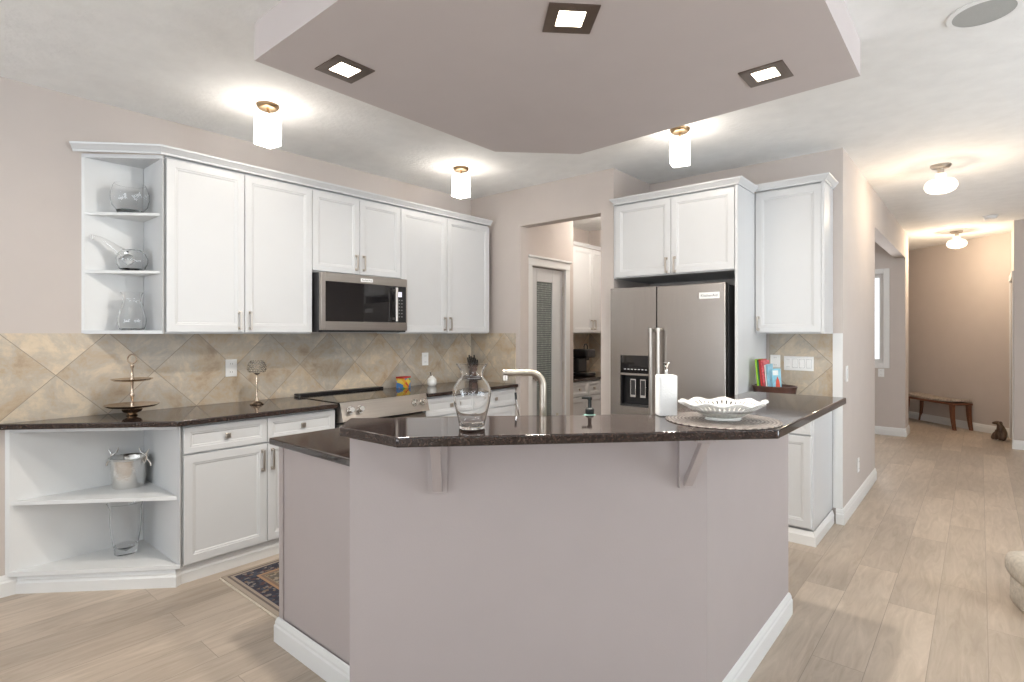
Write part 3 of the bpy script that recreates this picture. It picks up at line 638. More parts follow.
MB().box(-1.535, -1.390, fy-.003, fy, 1.635, 1.680).build('badge', M['plate'], r)
text('KitchenAid', 'badge_lettering', M['darkgrey'], r, (-1.4625, fy-.003, 1.6575), PX, NY, .018, .118)
MB().box(-2.26, -1.352, 3.90, 3.95, .0, .085).build('base_grille', M['black'], r)
MB().box(-2.10, -1.40, 4.0, 4.5, 0, .02).build('feet', M['black'], r)

NK = 'white cabinets around the refrigerator'
r = cabinet('refrigerator_cabinet', 'white double-door cabinet built in above the refrigerator', 'cabinet', (-2.276, 3.946), PX, NY, .972, .645, 1.832, 2.425,
            [(.026, .500, 1.838, 2.415, .467, 1.905), (.500, .970, 1.838, 2.415, .533, 1.905)], group=NK, hl=.115)
MB().box(-1.3035, -1.2835, 3.925, 4.597, 0, 2.425).build('side_panel', M['white'], r, bevel=.0015)
MB().sweep([(-2.25, 3.946), (-2.25, 3.9245), (-1.2825, 3.9245), (-1.2825, 4.262)], [(o, 2.426+z) for o, z in CR]).box(-2.277, -1.285, 3.93, 4.59, 2.4255, 2.44).build('crown', M['white'], r, ang=20)
r = cabinet('wall_cabinet', 'single-door white wall cabinet above the cookbooks, beside the refrigerator panel', 'cabinet', (-1.280, 4.322), PX, NY, .458, .276, UB, 2.445, [(0, .440, UB+.008, 2.433, .022, 1.46)], group=NK, hl=.10)
MB().box(-.840, -.822, 4.302, 4.322, UB, 2.445).build('side_stile', M['white'], r)
MB().sweep([(-1.278, 4.302), (-.822, 4.302), (-.822, 4.598)], [(o, 2.446+z) for o, z in CR]).box(-1.279, -.83, 4.31, 4.597, 2.4455, 2.46).build('crown', M['white'], r, ang=20)
r = cabinet('base_cabinet', 'white base cabinet with drawer right of the refrigerator, behind the island', 'cabinet', (-1.280, 3.995), PX, NY, .455, .600, .10, BT-.001, [(0, .445, .112, .715, .03, .615)], [(0, .445, .722, BT-.012)], group=NK)
MB().box(-1.279, -.832, 4.02, 4.595, 0, .0995).build('toe_kick', M['white'], r)
MB().sweep([(-1.279, 3.995), (-.825, 3.995), (-.825, 4.583)], [(0, 0), (.015, 0), (.015, .060), (.010, .070), (.004, .090), (0, .092)]).build('base_moulding', M['trim'], r, ang=20)
top('countertop', 'small dark granite counter under the cookbooks, right of the refrigerator', [(-1.279, 3.955), (-.80, 3.955), (-.80, YN-.013), (-1.279, YN-.013)])

# ------------------------------------------------------------------ island
r = thing('kitchen_island', 'mauve-grey painted island with angled raised bar wall and white baseboards', 'kitchen island', (-1.5, 2.0, 0))
ex, fy0 = -.72, 1.885            # right face plane and where the 45 degree face meets it
fl = (-1.578, 1.025)             # left end of the 45 degree face
t = .15/math.sqrt(2)
pony = [fl, (ex, fy0), (ex, 2.945), (ex-.14, 2.945), (ex-.14, fy0+.06), (fl[0]-t, fl[1]+t)]
MB().prism(pony, 0, 1.0595).build('bar_wall', M['mauve'], r)
cab = [(-2.40, 1.205), (-1.76, 1.205), (fl[0]-t-.002, fl[1]+t+.003), (ex-.1415, fy0+.062), (ex-.1415, 2.94), (-1.44, 2.94), (-2.40, 1.98)]
MB().prism(cab, .0, BT-.001).build('cabinet_body', M['mauve'], r)
MB().box(-2.405, -2.372, 1.198, 1.2049, .0, BT-.001).build('corner_strip', M['mauve'], r)
# kitchen-side doors (range side)
for a, b in ((1.26, 1.61), (1.61, 1.96)):
    MB().door((-2.402, b-.003, .12), NY, NX, b-a-.006, .58, t=.018).build('door', M['white'], r, ang=15)
    MB().door((-2.402, b-.003, .715), NY, NX, b-a-.006, .15, t=.018, fr=.035).build('drawer', M['white'], r, ang=15)
_u = -Vector((1, 1, 0)).normalized(); _n = Vector((-1, 1, 0)).normalized(); _o = Vector((-1.44, 2.94, 0))+_n*.001
for k in range(3):
    MB().door(_o+_u*(.02+k*.44)+Z*.12, _u, _n, .43, .58, t=.018).build('door', M['white'], r, ang=15)
    MB().door(_o+_u*(.02+k*.44)+Z*.715, _u, _n, .43, .15, t=.018, fr=.035).build('drawer', M['white'], r, ang=15)
bbp = [(o, z) for o, z in BB]
MB().sweep([(-2.405, 1.26), (-2.405, 1.197), (-1.75, 1.197), (fl[0]-t, fl[1]+t), fl, (ex, fy0), (ex, 2.945), (ex-.14, 2.945)], bbp).build('baseboard', M['trim'], r, ang=20)
dg = Vector((1, 1, 0)).normalized(); od = Vector((1, -1, 0)).normalized()
def bracket(P, A, O, hgt=.20, dep=.165):
    """P = centre on the wall face at the top; A = along the wall; O = outward"""
    m = MB(); w = .062; P, A, O = Vector(P), Vector(A), Vector(O)
    m.fbox(P-A*w/2-Z*hgt, A, Z, O, w, hgt, .016)
    m.fbox(P-A*w/2-Z*.016, A, Z, O, w, .016, dep)
    b = .030; p1 = P-Z*(hgt-.012)+O*.012; p2 = P-Z*.012+O*(dep-.012)
    dirv = (p2-p1).normalized(); nn = dirv.cross(A).normalized()
    m.fbox(p1-A*b/2-nn*.010, A, nn, dirv, b, .020, (p2-p1).length)
    return m.build('bracket', M['mauve'], r, bevel=.0015)
for k in (.288, 1.14): 
    q = Vector((fl[0], fl[1], 1.0595))+dg*k; bracket(q+od*.0005, dg, od)
bracket((ex+.0005, 2.70, 1.0595), PY, PX, .11, .15)
BAR = [(-1.553, .971), (-1.271, .980), (-.475, 1.836), (-.472, 2.945), (-.905, 2.945), (-.905, 1.885), (-1.691, 1.099)]
top('bar_countertop', 'raised dark brown granite bar top wrapping the angled front of the island', BAR, 1.060, 1.090)
top('island_countertop', 'lower dark brown granite worktop of the island behind the bar wall', [(-2.455, 1.175), (-1.745, 1.175), (fl[0]-t-.003, fl[1]+t+.005), (ex-.143, fy0+.064), (ex-.143, 2.96), (-1.49, 2.96), (-2.455, 1.995)])

# ------------------------------------------------------------------ lights
def flush_lamp(label, x, y, rz):
    r = thing('ceiling_lamp', label, 'ceiling light', (x, y, CH), rz, 'square glass ceiling lamps in the kitchen')
    MB().lathe([(.001, 0), (.062, 0), (.064, -.006), (.058, -.018), (.050, -.024), (.001, -.024)], n=32).build('canopy', M['brass'], r, local=True)
    MB().tube([(0, 0, -.024), (0, 0, -.070)], .008).lathe([(.001, -.060), (.022, -.062), (.026, -.072), (.001, -.072)]).build('stem', M['brass'], r, local=True)
    s = .056; c = .006
    pts = [(-s+c, -s), (s-c, -s), (s, -s+c), (s, s-c), (s-c, s), (-s+c, s), (-s, s-c), (-s, -s+c)]
    MB().prism(pts, -.235, -.072).build('shade', M['shade'], r, local=True, bevel=.004)
    return r
l0 = flush_lamp('square white glass ceiling lamp nearest, above the open corner shelves', -3.21, 1.53, .15)
dup(l0, (-3.23, 3.14, CH), .1, 'square white glass ceiling lamp above the tall cabinet right of the microwave')
dup(l0, (-1.51, 3.48, CH), .2, 'square white glass ceiling lamp in front of the refrigerator cabinet')
def pot(label, x, y, rz):
    r = thing('recessed_light', label, 'recessed light', (x, y, 2.575), rz, 'recessed lights in the soffit')
    a, b = .094, .050
    m = MB(); m.rings([[(sx*q, sy*q, z) for sx, sy in ((-1, -1), (1, -1), (1, 1), (-1, 1))] for q, z in ((a, -.0005), (a, -.005), (a-.006, -.006), (b, -.003), (b, -.0005))], caps=False)
    m.build('trim_plate', M['bronzetrim'], r, local=True)
    MB().box(-b, b, -b, b, -.0028, -.0006).build('lens', M['bulb'], r, local=True)
    return r
p0 = pot('square recessed light at the left end of the soffit', -2.17, 1.385, 0)
dup(p0, (-1.173, 1.712, 2.575), PI/4, 'middle square recessed light, turned diagonally, at the near edge of the soffit')
dup(p0, (-.745, 2.66, 2.575), 0, 'square recessed light at the right end of the soffit')
for px_, py_, rz_ in ((-2.17, 1.385, 0), (-1.173, 1.712, PI/4), (-.745, 2.66, 0)):
    o = area('recessed_light_beam', (px_, py_, 2.566), (px_, py_, 0), .095, .095, 24, (1, .93, .84)); o.rotation_euler = (0, 0, rz_)
def globe(label, x, y):
    r = thing('globe_lamp', label, 'ceiling light', (x, y, CH), 0, 'ribbed glass lamps in the hallway')
    MB().lathe([(.001, 0), (.068, 0), (.070, -.008), (.060, -.024), (.03, -.032), (.001, -.032)]).build('canopy', M['nickel'], r, local=True)
    MB().tube([(0, 0, -.03), (0, 0, -.075)], .022, 16).build('stem', M['nickel'], r, local=True)
    prof = [(.034, -.070), (.036, -.095), (.055, -.108), (.088, -.124), (.107, -.152), (.108, -.176), (.095, -.202), (.068, -.220), (.03, -.229), (.001, -.230)]
    inn = [(max(.0005, q-.004), z+.004) for q, z in reversed(prof)]
    w = lambda a, q, z: 1+.018*math.cos(28*a) if q > .06 else 1
    MB().lathe(prof+inn, n=112, caps=False, wob=w).build('glass_globe', M['globeglass'], r, local=True, ang=60)
    MB().tube([(0, 0, -.07), (0, 0, -.115)], .014, 12).build('socket', M['nickel'], r, local=True)
    MB().ball((0, 0, -.150), .036, 16, 1.1).build('bulb', M['globe'], r, local=True)
    return r
g0 = globe('ribbed glass globe ceiling lamp nearest in the hallway', -.24, 5.59)
dup(g0, (-.235, 9.35, CH), 0, 'ribbed glass globe ceiling lamp at the far end of the hallway')
for gx, gy in ((-.24, 5.59), (-.235, 9.35)):
    d = bpy.data.lights.new('hall_lamp_light', 'POINT'); d.energy = 13 if gy < 8 else 30; d.color = (1, .80, .58); d.shadow_soft_size = .05
    o = bpy.data.objects.new('hall_lamp_light', d); COL.objects.link(o); o.location = (gx, gy, CH-.29)
# lamp added to brighten the pantry (out of sight above the doorway)
t = thing('pantry_fill_lamp', 'unseen round ceiling lamp added to brighten the pantry', 'ceiling light', (-2.85, 5.3, CH))
MB().lathe([(.001, 0), (.10, 0), (.11, -.02), (.001, -.02)]).build('canopy', M['nickel'], t, local=True)
MB().lathe([(.10, -.02), (.095, -.05), (.05, -.075), (.001, -.08)]).build('shade', M['shade'], t, local=True)

d = bpy.data.lights.new('pantry_fill_light', 'POINT'); d.energy = 24; d.color = (1, .93, .84); d.shadow_soft_size = .08
o = bpy.data.objects.new('pantry_fill_light', d); COL.objects.link(o); o.location = (-2.85, 5.3, CH-.16)
t = thing('ceiling_speaker', 'round grey ceiling speaker at the upper right', 'speaker', (.012, 3.04, CH))
MB().lathe([(.105, 0), (.128, 0), (.128, -.004), (.124, -.007), (.105, -.007)], n=48, caps=False).build('bezel', M['ceiling'], t, local=True)
MB().lathe([(.001, -.001), (.106, -.001), (.106, -.006), (.05, -.008), (.001, -.0085)], n=48).build('grille', M['grille'], t, local=True)
t = thing('smoke_detector', 'round white smoke detector on the hallway ceiling', 'smoke detector', (.09, 8.39, CH))
MB().lathe([(.001, 0), (.07, 0), (.07, -.012), (.001, -.012)]).build('base', M['plate'], t, local=True)
MB().lathe([(.058, -.012), (.060, -.028), (.048, -.038), (.001, -.040)]).build('cover', M['plate'], t, local=True)

# ------------------------------------------------------------------ wall plates
def plate(name, label, cat, P, U, N, w=.075, h=.118, kind='outlet', n=1, group=None):
    P, U, N = Vector(P), Vector(U), Vector(N)
    r = thing(name, label, cat, tuple(P), 0, group)
    MB().fbox(P-U*w/2-Z*h/2, U, Z, N, w, h, .006).build('cover_plate', M['plate'], r, bevel=.002)
    for k in range(n):
        c = P+U*((k-(n-1)/2)*w/n*.94)
        if kind == 'outlet' or (kind == 'mixed' and k == 0):
            for s in (-1, 1):
                q = MB().fbox(c-U*.015+Z*(s*.028-.014)+N*.006, U, Z, N, .030, .028, .0022).build('socket', M['plate'], r, bevel=.001)
                MB().fbox(c-U*.008+Z*(s*.028-.004)+N*.0082, U, Z, N, .0025, .010, .0006).fbox(c+U*.0055+Z*(s*.028-.004)+N*.0082, U, Z, N, .0025, .010, .0006).build('slot', M['platedark'], q)
        else:
            MB().fbox(c-U*.016-Z*.032+N*.006, U, Z, N, .032, .064, .004).build('rocker', M['plate'], r, bevel=.002)
            MB().fbox(c-U*.0172-Z*.0335+N*.006, U, Z, N, .0344, .067, .001).build('rocker_gap', M['platedark'], r)
    return r
plate('wall_outlet', 'white outlet on the tile backsplash left of the range, by the candle holder', 'outlet', (XA+.010, 1.608, 1.150), PY, PX)
plate('wall_outlet', 'white outlet on the tile backsplash right of the range', 'outlet', (XA+.010, 3.337, 1.149), PY, PX)
plate('switch_plate', 'wide white four-gang switch and outlet plate beside the cookbooks', 'switch', (-1.050, YN-.010, 1.158), PX, NY, .205, .108, 'mixed', 4)
plate('wall_outlet', 'white plate on the tile partly hidden behind the cookbooks', 'outlet', (-1.215, YN-.010, 1.170), PX, NY, .072, .10)
plate('light_switch', 'white light switch on the hallway wall corner', 'switch', (HW, 4.745, 1.085), PY, PX, .075, .12, 'switch')
plate('wall_outlet', 'white outlet low on the hallway wall past the base cabinet', 'outlet', (HW, 5.255, .31), PY, PX, .07, .115)
plate('wall_outlet', 'white plate on the front room wall beside the bright window', 'outlet', (-1.03, 9.0, .845), PX, NY, .07, .11)

# ------------------------------------------------------------------ pantry cabinets
PG = 'white pantry cabinets'
cabinet('pantry_wall_cabinet', 'white wall cabinet inside the pantry above the coffee maker', 'cabinet', (-3.632, 4.885), PY, PX, 1.30, .315, UB, 2.42,
        [(0, .44, UB+.008, 2.41, None, 0), (.44, .87, UB+.008, 2.41, .835, 1.49), (.87, 1.30, UB+.008, 2.41, .905, 1.49)], group=PG, hl=.115)
tag(MB().sweep([(-3.61, 4.88), (-3.61, 6.19)], [(o*.8, 2.421+z*.8) for o, z in CR]).build('pantry_crown_moulding', M['white'], origin=(-3.6, 5.5, 2.42), ang=20), 'white crown moulding on the pantry wall cabinet', 'moulding')
r = cabinet('pantry_base_cabinet', 'white pantry base cabinet with drawers under the coffee maker', 'cabinet', (-3.365, 4.885), PY, PX, 1.30, .58, .10, .855,
        [(0, .35, .112, .68, None, 0), (.35, .79, .112, .68, .75, .58), (.79, 1.30, .112, .68, .83, .58)], [(0, .35, .69, .845), (.35, .60, .69, .845), (.60, 1.30, .69, .845)], group=PG)
MB().box(-3.94, -3.42, 4.89, 6.18, 0, .0995).build('toe_kick', M['white'], r)
top('pantry_countertop', 'dark granite counter inside the pantry', [(-3.948, 4.876), (-3.335, 4.876), (-3.335, 6.198), (-3.948, 6.198)], .856, .885)
struct(MB().box(-3.949, -3.942, 4.872, 6.19, .886, UB-.001).build('trim_7', M['tiley']))
struct(MB().box(-3.94, -3.30, 6.192, 6.199, .886, UB-.001).build('trim_8', M['tilex']))
# coffee maker
x, y = -3.56, 5.47
r = thing('coffee_maker', 'black pod coffee maker on the pantry counter', 'coffee maker', (x, y, .885))
MB().box(x-.11, x+.11, y-.10, y+.10, 0+.886, .925).build('base', M['black'], r, bevel=.012)
MB().box(x-.11, x-.01, y-.095, y+.095, .925, 1.10).build('column', M['black'], r, bevel=.015)
hd = MB().box(x-.11, x+.11, y-.10, y+.10, 1.10, 1.20).build('brew_head', M['black'], r, bevel=.02)
MB().tube([(x+.03, y-.035, 1.19), (x+.03, y-.035, 1.235), (x+.03, y-.02, 1.258), (x+.03, y+.02, 1.258), (x+.03, y+.035, 1.235), (x+.03, y+.035, 1.19)], .007).build('handle', M['black'], hd)
MB().tube([(x+.05, y, 1.07), (x+.05, y, 1.11)], .025, 14).build('spout', M['darkgrey'], hd)
MB().box(x+.01, x+.10, y-.07, y+.07, .925, .932).build('drip_grid', M['polished'], r)

# ------------------------------------------------------------------ bar objects
# flared glass vase
vx, vy, vz = -1.214, 1.228, 1.0905
s = .00314
pf = [(.001, 0), (.038, 0), (.041, .003), (.0405, .012), (.0435, .027), (.051, .058), (.0575, .086), (.0605, .110), (.0598, .122), (.056, .134), (.047, .148), (.038, .159), (.0345, .167), (.0352, .175), (.040, .187), (.0505, .203)]
inn = [(.0490, .2036), (.0385, .188), (.0333, .176), (.0325, .167), (.036, .158), (.045, .146), (.0538, .133), (.0576, .121), (.0583, .109), (.0553, .086), (.0488, .058), (.0412, .027), (.038, .014), (.032, .009), (.001, .008)]
v = tag(MB().lathe(pf+inn, (vx, vy, vz), 64).build('glass_vase', M['glass'], origin=(vx, vy, vz), ang=50), 'clear glass vase with flared rim standing on the raised bar', 'vase')
# placemat and fluted bowl
mx_, my_ = -.672, 1.895
wav = lambda a, q, z: 1+.012*math.cos(40*a)*(1 if q > .17 else 0)
tag(MB().lathe([(.001, 0), (.184, 0), (.186, .002), (.184, .004), (.176, .0035), (.001, .0035)], (mx_, my_, 1.0905), 160, wob=wav).build('placemat', M['mat'], origin=(mx_, my_, 1.0905)), 'round silver-brown woven placemat under the white bowl on the bar', 'placemat')
bx, by, bz = mx_+.002, my_+.005, 1.0945
r = thing('serving_bowl', 'white oval ceramic bowl with wavy pierced rim on the placemat', 'bowl', (bx, by, bz), TH)
BR = [.046, .066, .090, .112, .130, .140]; BZ = [.006, .014, .027, .040, .051, .058]
def bowl_pt(a, k):
    f = (0, 0, .1, .35, .7, 1)[k]
    hnd = max(0, abs(math.cos(a))-.95)/.05
    rr = BR[k]+f*(.0035*math.cos(9*a)+.006*hnd); zz = BZ[k]+f*.0045*math.cos(9*a+1.0)
    return (rr*math.cos(a), rr*.74*math.sin(a), zz)
nseg = 144
def bowl_band(k0, k1, slits, bottom):
    vs = [bowl_pt(2*PI*i/nseg, k) for k in range(k0, k1+1) for i in range(nseg)]; fs = []
    for k in range(k1-k0):
        for i in range(nseg):
            if k in slits and i % 3 == 0: continue       # pierced slits
            fs.append((k*nseg+i, k*nseg+(i+1) % nseg, (k+1)*nseg+(i+1) % nseg, (k+1)*nseg+i))
    if bottom: fs.append(tuple(reversed(range(nseg))))
    return MB().add(vs, fs)
for nm_, args_, mt_ in (('body', (0, 2, (), True), 'ceramic_out'), ('pierced_rim', (2, 5, (1,), False), 'ceramic')):
    o = bowl_band(*args_).build(nm_, M[mt_], r, local=True, ang=80)
    md = o.modifiers.new('thick', 'SOLIDIFY'); md.thickness = .0035; md.offset = 0
MB().lathe([(.040, 0), (.060, 0), (.061, .003), (.056, .010), (.040, .011)], sy=.74, n=48).build('foot', M['ceramic'], r, local=True)
m = MB(); R = []
for i in range(nseg):
    a = 2*PI*i/nseg; p0 = Vector(bowl_pt(a, 5)); u_ = Vector((math.cos(a), math.sin(a), 0))
    R.append([p0+u_*.0032*math.cos(t_)+Z*.0032*math.sin(t_) for t_ in (0, PI/3, 2*PI/3, PI, 4*PI/3, 5*PI/3)])
m.rings(R, closed=True).build('rolled_edge', M['ceramic'], r, local=True, ang=80)
hb = MB()
for sx in (-1, 1): hb.tube([(sx*.138, -.016, .057), (sx*.146, -.012, .060), (sx*.150, 0, .061), (sx*.146, .012, .060), (sx*.138, .016, .057)], [.004, .005, .0055, .005, .004], 10)
hb.build('handle', M['ceramic'], r, local=True)
# white bottle with stopper
x, y = -.870, 1.884
r = thing('stoppered_bottle', 'plain white block-shaped bottle with a silver flared stopper standing on the bar', 'bottle', (x, y, 1.0905), TH)
def sq(h, c, z, n=4):
    pts = []
    for qx, qy, a0 in ((1, 1, 0), (-1, 1, PI/2), (-1, -1, PI), (1, -1, 3*PI/2)):
        for i in range(n+1):
            a = a0+PI/2*i/n; pts.append((qx*(h-c)+c*math.cos(a), qy*(h-c)+c*math.sin(a), z))
    return pts
MB().rings([sq(h, c, z) for h, c, z in ((.030, .006, 0), (.033, .008, .003), (.033, .008, .143), (.031, .007, .146), (.012, .006, .148))]).build('body', M['paper'], r, local=True)
MB().lathe([(.001, .147), (.0085, .147), (.0075, .152), (.0055, .158), (.0055, .172), (.009, .180), (.0145, .189), (.0145, .192), (.001, .193)], n=20).build('stopper', M['polished'], r, local=True)
# faucet
x, y = -1.266, 1.664
r = thing('kitchen_faucet', 'brushed nickel faucet with straight horizontal spout rising behind the bar', 'faucet', (x, y, CT1))
MB().lathe([(.001, 0), (.027, 0), (.027, .006), (.020, .010), (.018, .06), (.001, .06)], (x, y, CT1+.0005), 24).build('base', M['nickel'], r)
a = Vector((x, y, 0)); sd = -dg; zt = 1.239; pts = [a+Z*(CT1+.05), a+Z*(zt-.05)]
for k in range(1, 9):
    g = k/8*PI/2; pts.append(a+sd*(.05*(1-math.cos(g)))+Z*(zt-.05+.05*math.sin(g)))
pts.append(a+sd*.142+Z*zt)
nb = pmat('champagne_nickel', (.60, .54, .46), .3, 1)
MB().tube(pts, .0135, 18).build('spout', nb, r)
MB().tube([a+sd*.138+Z*zt, a+sd*.152+Z*zt], .0145, 18).tube([a+sd*.1445+Z*(zt+.008), a+sd*.1445+Z*(zt-.028)], .0125, 16).build('nozzle', M['nickel'], r)
MB().tube([a+dg*.012+Z*(CT1+.10), a+dg*.05+Z*(CT1+.105)], .008, 12).tube([a+dg*.045+Z*(CT1+.10), a+dg*.055+Z*(CT1+.17)], .005, 10).build('lever', nb, r)
# slim curved brush
x, y = -1.368, 1.648
r = thing('dish_brush', 'slim curved white handle with a dark tip beside the faucet', 'dish brush', (x, y, CT1))
q = Vector((x, y, CT1)); MB().lathe([(.001, 0), (.028, 0), (.030, .05), (.026, .055), (.001, .055)], tuple(q+Z*.0005), 24).build('holder', M['ceramic'], r)
ctr = q+sd*.03+Z*.13; pp = [ctr-sd*.03*1+(-sd*0)+Z*(-.075)]
pp = [q+Z*.05]+[q+Z*(.05+.19*k/8)-sd*(-.0)+sd*(.016*math.sin(max(0, (k-3)/5)*PI/2)**2) for k in range(1, 9)]
MB().tube(pp, .003, 8).build('handle', M['polished'], r)
MB().tube([pp[-2], pp[-1]+Z*.004], .0045, 8).build('tip', M['black'], r)
# soap pump
x, y = -1.118, 1.760
r = thing('soap_dispenser', 'dark pump soap bottle on the island worktop behind the bar', 'soap dispenser', (x, y, CT1))
q = (x, y, CT1+.0005)
MB().lathe([(.001, 0), (.030, 0), (.033, .004), (.033, .150), (.028, .164), (.016, .170), (.001, .170)], q, 28).build('bottle', M['teal'], r)
MB().lathe([(.001, .170), (.0165, .170), (.0165, .190), (.012, .194), (.001, .194)], q, 24).build('collar', M['rubber'], r)
MB().lathe([(.001, .194), (.007, .194), (.0065, .222), (.009, .225), (.009, .234), (.001, .236)], q, 20).tube([Vector(q)+Z*.230, Vector(q)+Z*.231+sd*.030], .004, 8).build('pump', M['rubber'], r)

# ------------------------------------------------------------------ counter objects, left
x, y = -3.735, .985
r = thing('tiered_tray', 'two-tier antique metal serving stand with ring top on the corner counter', 'serving stand', (x, y, CT1)); q = (x, y, CT1+.0005)
MB().lathe([(.001, 0), (.026, 0), (.030, .004), (.020, .010), (.045, .022), (.052, .034), (.050, .037), (.012, .040), (.001, .040)], q, 40).build('foot', M['antique'], r)
MB().lathe([(.001, .046), (.08, .046), (.118, .051), (.134, .060), (.136, .063), (.131, .062), (.113, .055), (.001, .050)], q, 64).build('lower_tray', M['antique'], r)
MB().lathe([(.001, .196), (.06, .196), (.087, .200), (.102, .208), (.1035, .211), (.099, .210), (.083, .204), (.001, .200)], q, 64).build('upper_tray', M['antique'], r)
MB().lathe([(.001, .038), (.012, .038), (.009, .05), (.006, .08), (.009, .105), (.012, .115), (.009, .125), (.006, .15), (.008, .19), (.012, .205), (.007, .22), (.006, .27), (.010, .282), (.010, .290), (.005, .300), (.001, .302)], q, 20).build('stem', M['antique'], r)
ri = [Vector(q)+Z*.325+PY*.024*math.cos(2*PI*i/20)*.76+PX*.024*math.cos(2*PI*i/20)*.65+Z*.026*math.sin(2*PI*i/20) for i in range(20)]
m = MB(); R = []
for i in range(20):
    tt = (ri[(i+1) % 20]-ri[i-1]).normalized(); n1 = (ri[i]-(Vector(q)+Z*.325)).normalized(); n2 = tt.cross(n1)
    R.append([ri[i]+(n1*math.cos(2*PI*k/8)+n2*math.sin(2*PI*k/8))*.0042 for k in range(8)])
m.rings(R, closed=True).build('ring_finial', M['antique'], r)
x, y = -3.67, 1.675
r = thing('candle_holder', 'slender metal candle holder with beaded crystal cup by the outlet', 'candle holder', (x, y, CT1)); q = (x, y, CT1+.0005)
MB().lathe([(.001, 0), (.042, 0), (.044, .004), (.036, .012), (.016, .022), (.010, .04), (.006, .07), (.005, .12), (.008, .15), (.005, .165), (.006, .195), (.020, .205), (.022, .212), (.001, .212)], q, 28).build('stem', M['antique'], r)
m = MB()
for row in range(6):
    ph = -.45+row*.26; rr = .052*math.cos(ph)
    for i in range(14):
        a = 2*PI*(i+.5*(row % 2))/14; m.ball((x+rr*math.cos(a), y+rr*math.sin(a), CT1+.245+.052*math.sin(ph)), .0095, 8)
m.build('beaded_cup', M['crystal'], r)
wr = MB()
for k in range(6):
    ph = -.45+k*.26; rr = .052*math.cos(ph); cc = []
    for i in range(24): cc.append((x+rr*math.cos(2*PI*i/24), y+rr*math.sin(2*PI*i/24), CT1+.245+.052*math.sin(ph)))
    wr.rings([[(c[0]+.0012*math.cos(u)*(c[0]-x)/rr, c[1]+.0012*math.cos(u)*(c[1]-y)/rr, c[2]+.0012*math.sin(u)) for u in (0, PI/2, PI, 3*PI/2)] for c in cc], closed=True)
wr.build('wire_frame', M['polished'], r)
# card box, sugar bottle, knife block (right of range)
x, y = -3.80, 3.0
r = thing('picture_box', 'small colourful printed box on the counter right of the range', 'box', (x, y, CT1), .25)
MB().box(-.035, .035, -.055, .055, .0005, .085).build('card_box', M['card'], r, local=True, bevel=.002)
MB().box(-.037, .037, -.057, .057, .085, .100).build('lid', M['red'], r, local=True, bevel=.002)
x, y = -3.76, 3.29
r = thing('ceramic_jar', 'small squat white ceramic jar with a spoon-like stopper below the outlet', 'jar', (x, y, CT1)); q = (x, y, CT1+.0005)
MB().lathe([(.001, 0), (.030, 0), (.040, .012), (.043, .035), (.040, .060), (.030, .070), (.001, .070)], q, 28).build('jar', M['ceramic'], r)
MB().lathe([(.001, .070), (.026, .070), (.024, .078), (.010, .086), (.006, .095), (.001, .096)], q, 24).build('lid', M['ceramic'], r)
MB().tube([Vector(q)+Z*.07+PY*.0, Vector(q)+Z*.125-PY*.02], .004).build('spoon', M['polished'], r)
x, y = -3.72, 3.80
r = thing('knife_block', 'wooden block of black-handled knives standing behind the bar vase', 'knife block', (x, y, CT1), -.15)
m = MB(); m.rings([[(sx*.05-.01, sy, z) for sx, sy, z in pts4] for pts4 in ([(-1, -.055, .0005), (1, -.055, .0005), (1, .055, .0005), (-1, .055, .0005)], [(-1.2, -.055, .165), (.9, -.055, .115), (.9, .055, .115), (-1.2, .055, .165)])])
m.build('block', M['darkwood'], r, local=True, bevel=.004)
for i in range(5):
    for j in range(2):
        b0 = Vector((-.045+j*.045, -.046+i*.0205, .152-j*.022)); MB().fbox(b0, Vector((.9, 0, .42)), PY, Vector((-.25, 0, .97)).normalized(), .014, .011, .085+.012*((i*2+j) % 3)).build('knife', M['black'], r, local=True, bevel=.002)

# ice bucket and glasses in the open corner units
x, y, z = -3.785, .982, .4955
r = thing('ice_bucket', 'hammered silver ice bucket with twisted branch handles on the lower open shelf', 'ice bucket', (x, y, z)); q = (x, y, z)
MB().lathe([(.001, 0), (.078, 0), (.082, .004), (.092, .16), (.100, .168), (.101, .172), (.096, .173), (.088, .16), (.078, .01), (.001, .008)], q, 48).build('bucket', M['hammered'], r)
u = Vector((.76, .65, 0))
for s in (-1, 1):
    o_ = Vector(q)+u*s*.090
    m = MB().tube([o_+Z*.135, o_+u*s*.016+Z*.165, o_+u*s*.012+Z*.19, o_+u*s*.03+Z*.215], [.004, .006, .005, .003])
    m.tube([o_+u*s*.014+Z*.175, o_-u*s*.02+Z*.200, o_-u*s*.030+Z*.225], [.005, .004, .0025])
    m.tube([o_+u*s*.01+Z*.165, o_+u*s*.035+Z*.140, o_+u*s*.04+Z*.120], [.005, .0045, .006])
    m.build('handle', M['polished'], r)
def glassy(name, label, cat, q, out, thick=.003, mat='glass', n=48, base=.010):
    inn = [(max(.0008, a-thick), max(b, base)) for a, b in reversed(out) if b >= base*.6]
    inn[0] = (out[-1][0]-thick, out[-1][1]+.0004)
    return tag(MB().lathe(out+inn+[(.0008, base)], q, n).build(name, M[mat], origin=q, ang=50), label, cat)
glassy('glass_vase', 'tall clear glass vase on the bottom of the lower corner unit', 'vase', (-3.74, .955, .1225),
       [(.001, 0), (.050, 0), (.054, .004), (.060, .05), (.072, .12), (.078, .18), (.076, .23), (.076, .26), (.086, .29), (.090, .297)], base=.022)
r = thing('fish_bowl', 'round clear glass bowl with a dark thick base on the top corner shelf', 'bowl', (-3.787, .988, 2.0865)); q = (-3.787, .988, 2.0865)
out = [(.065, .018), (.088, .045), (.096, .085), (.095, .120), (.086, .155), (.078, .172)]
MB().lathe(out+[(a-.0025, b) for a, b in reversed(out)], q, 48, caps=False).build('bowl', M['glass'], r)
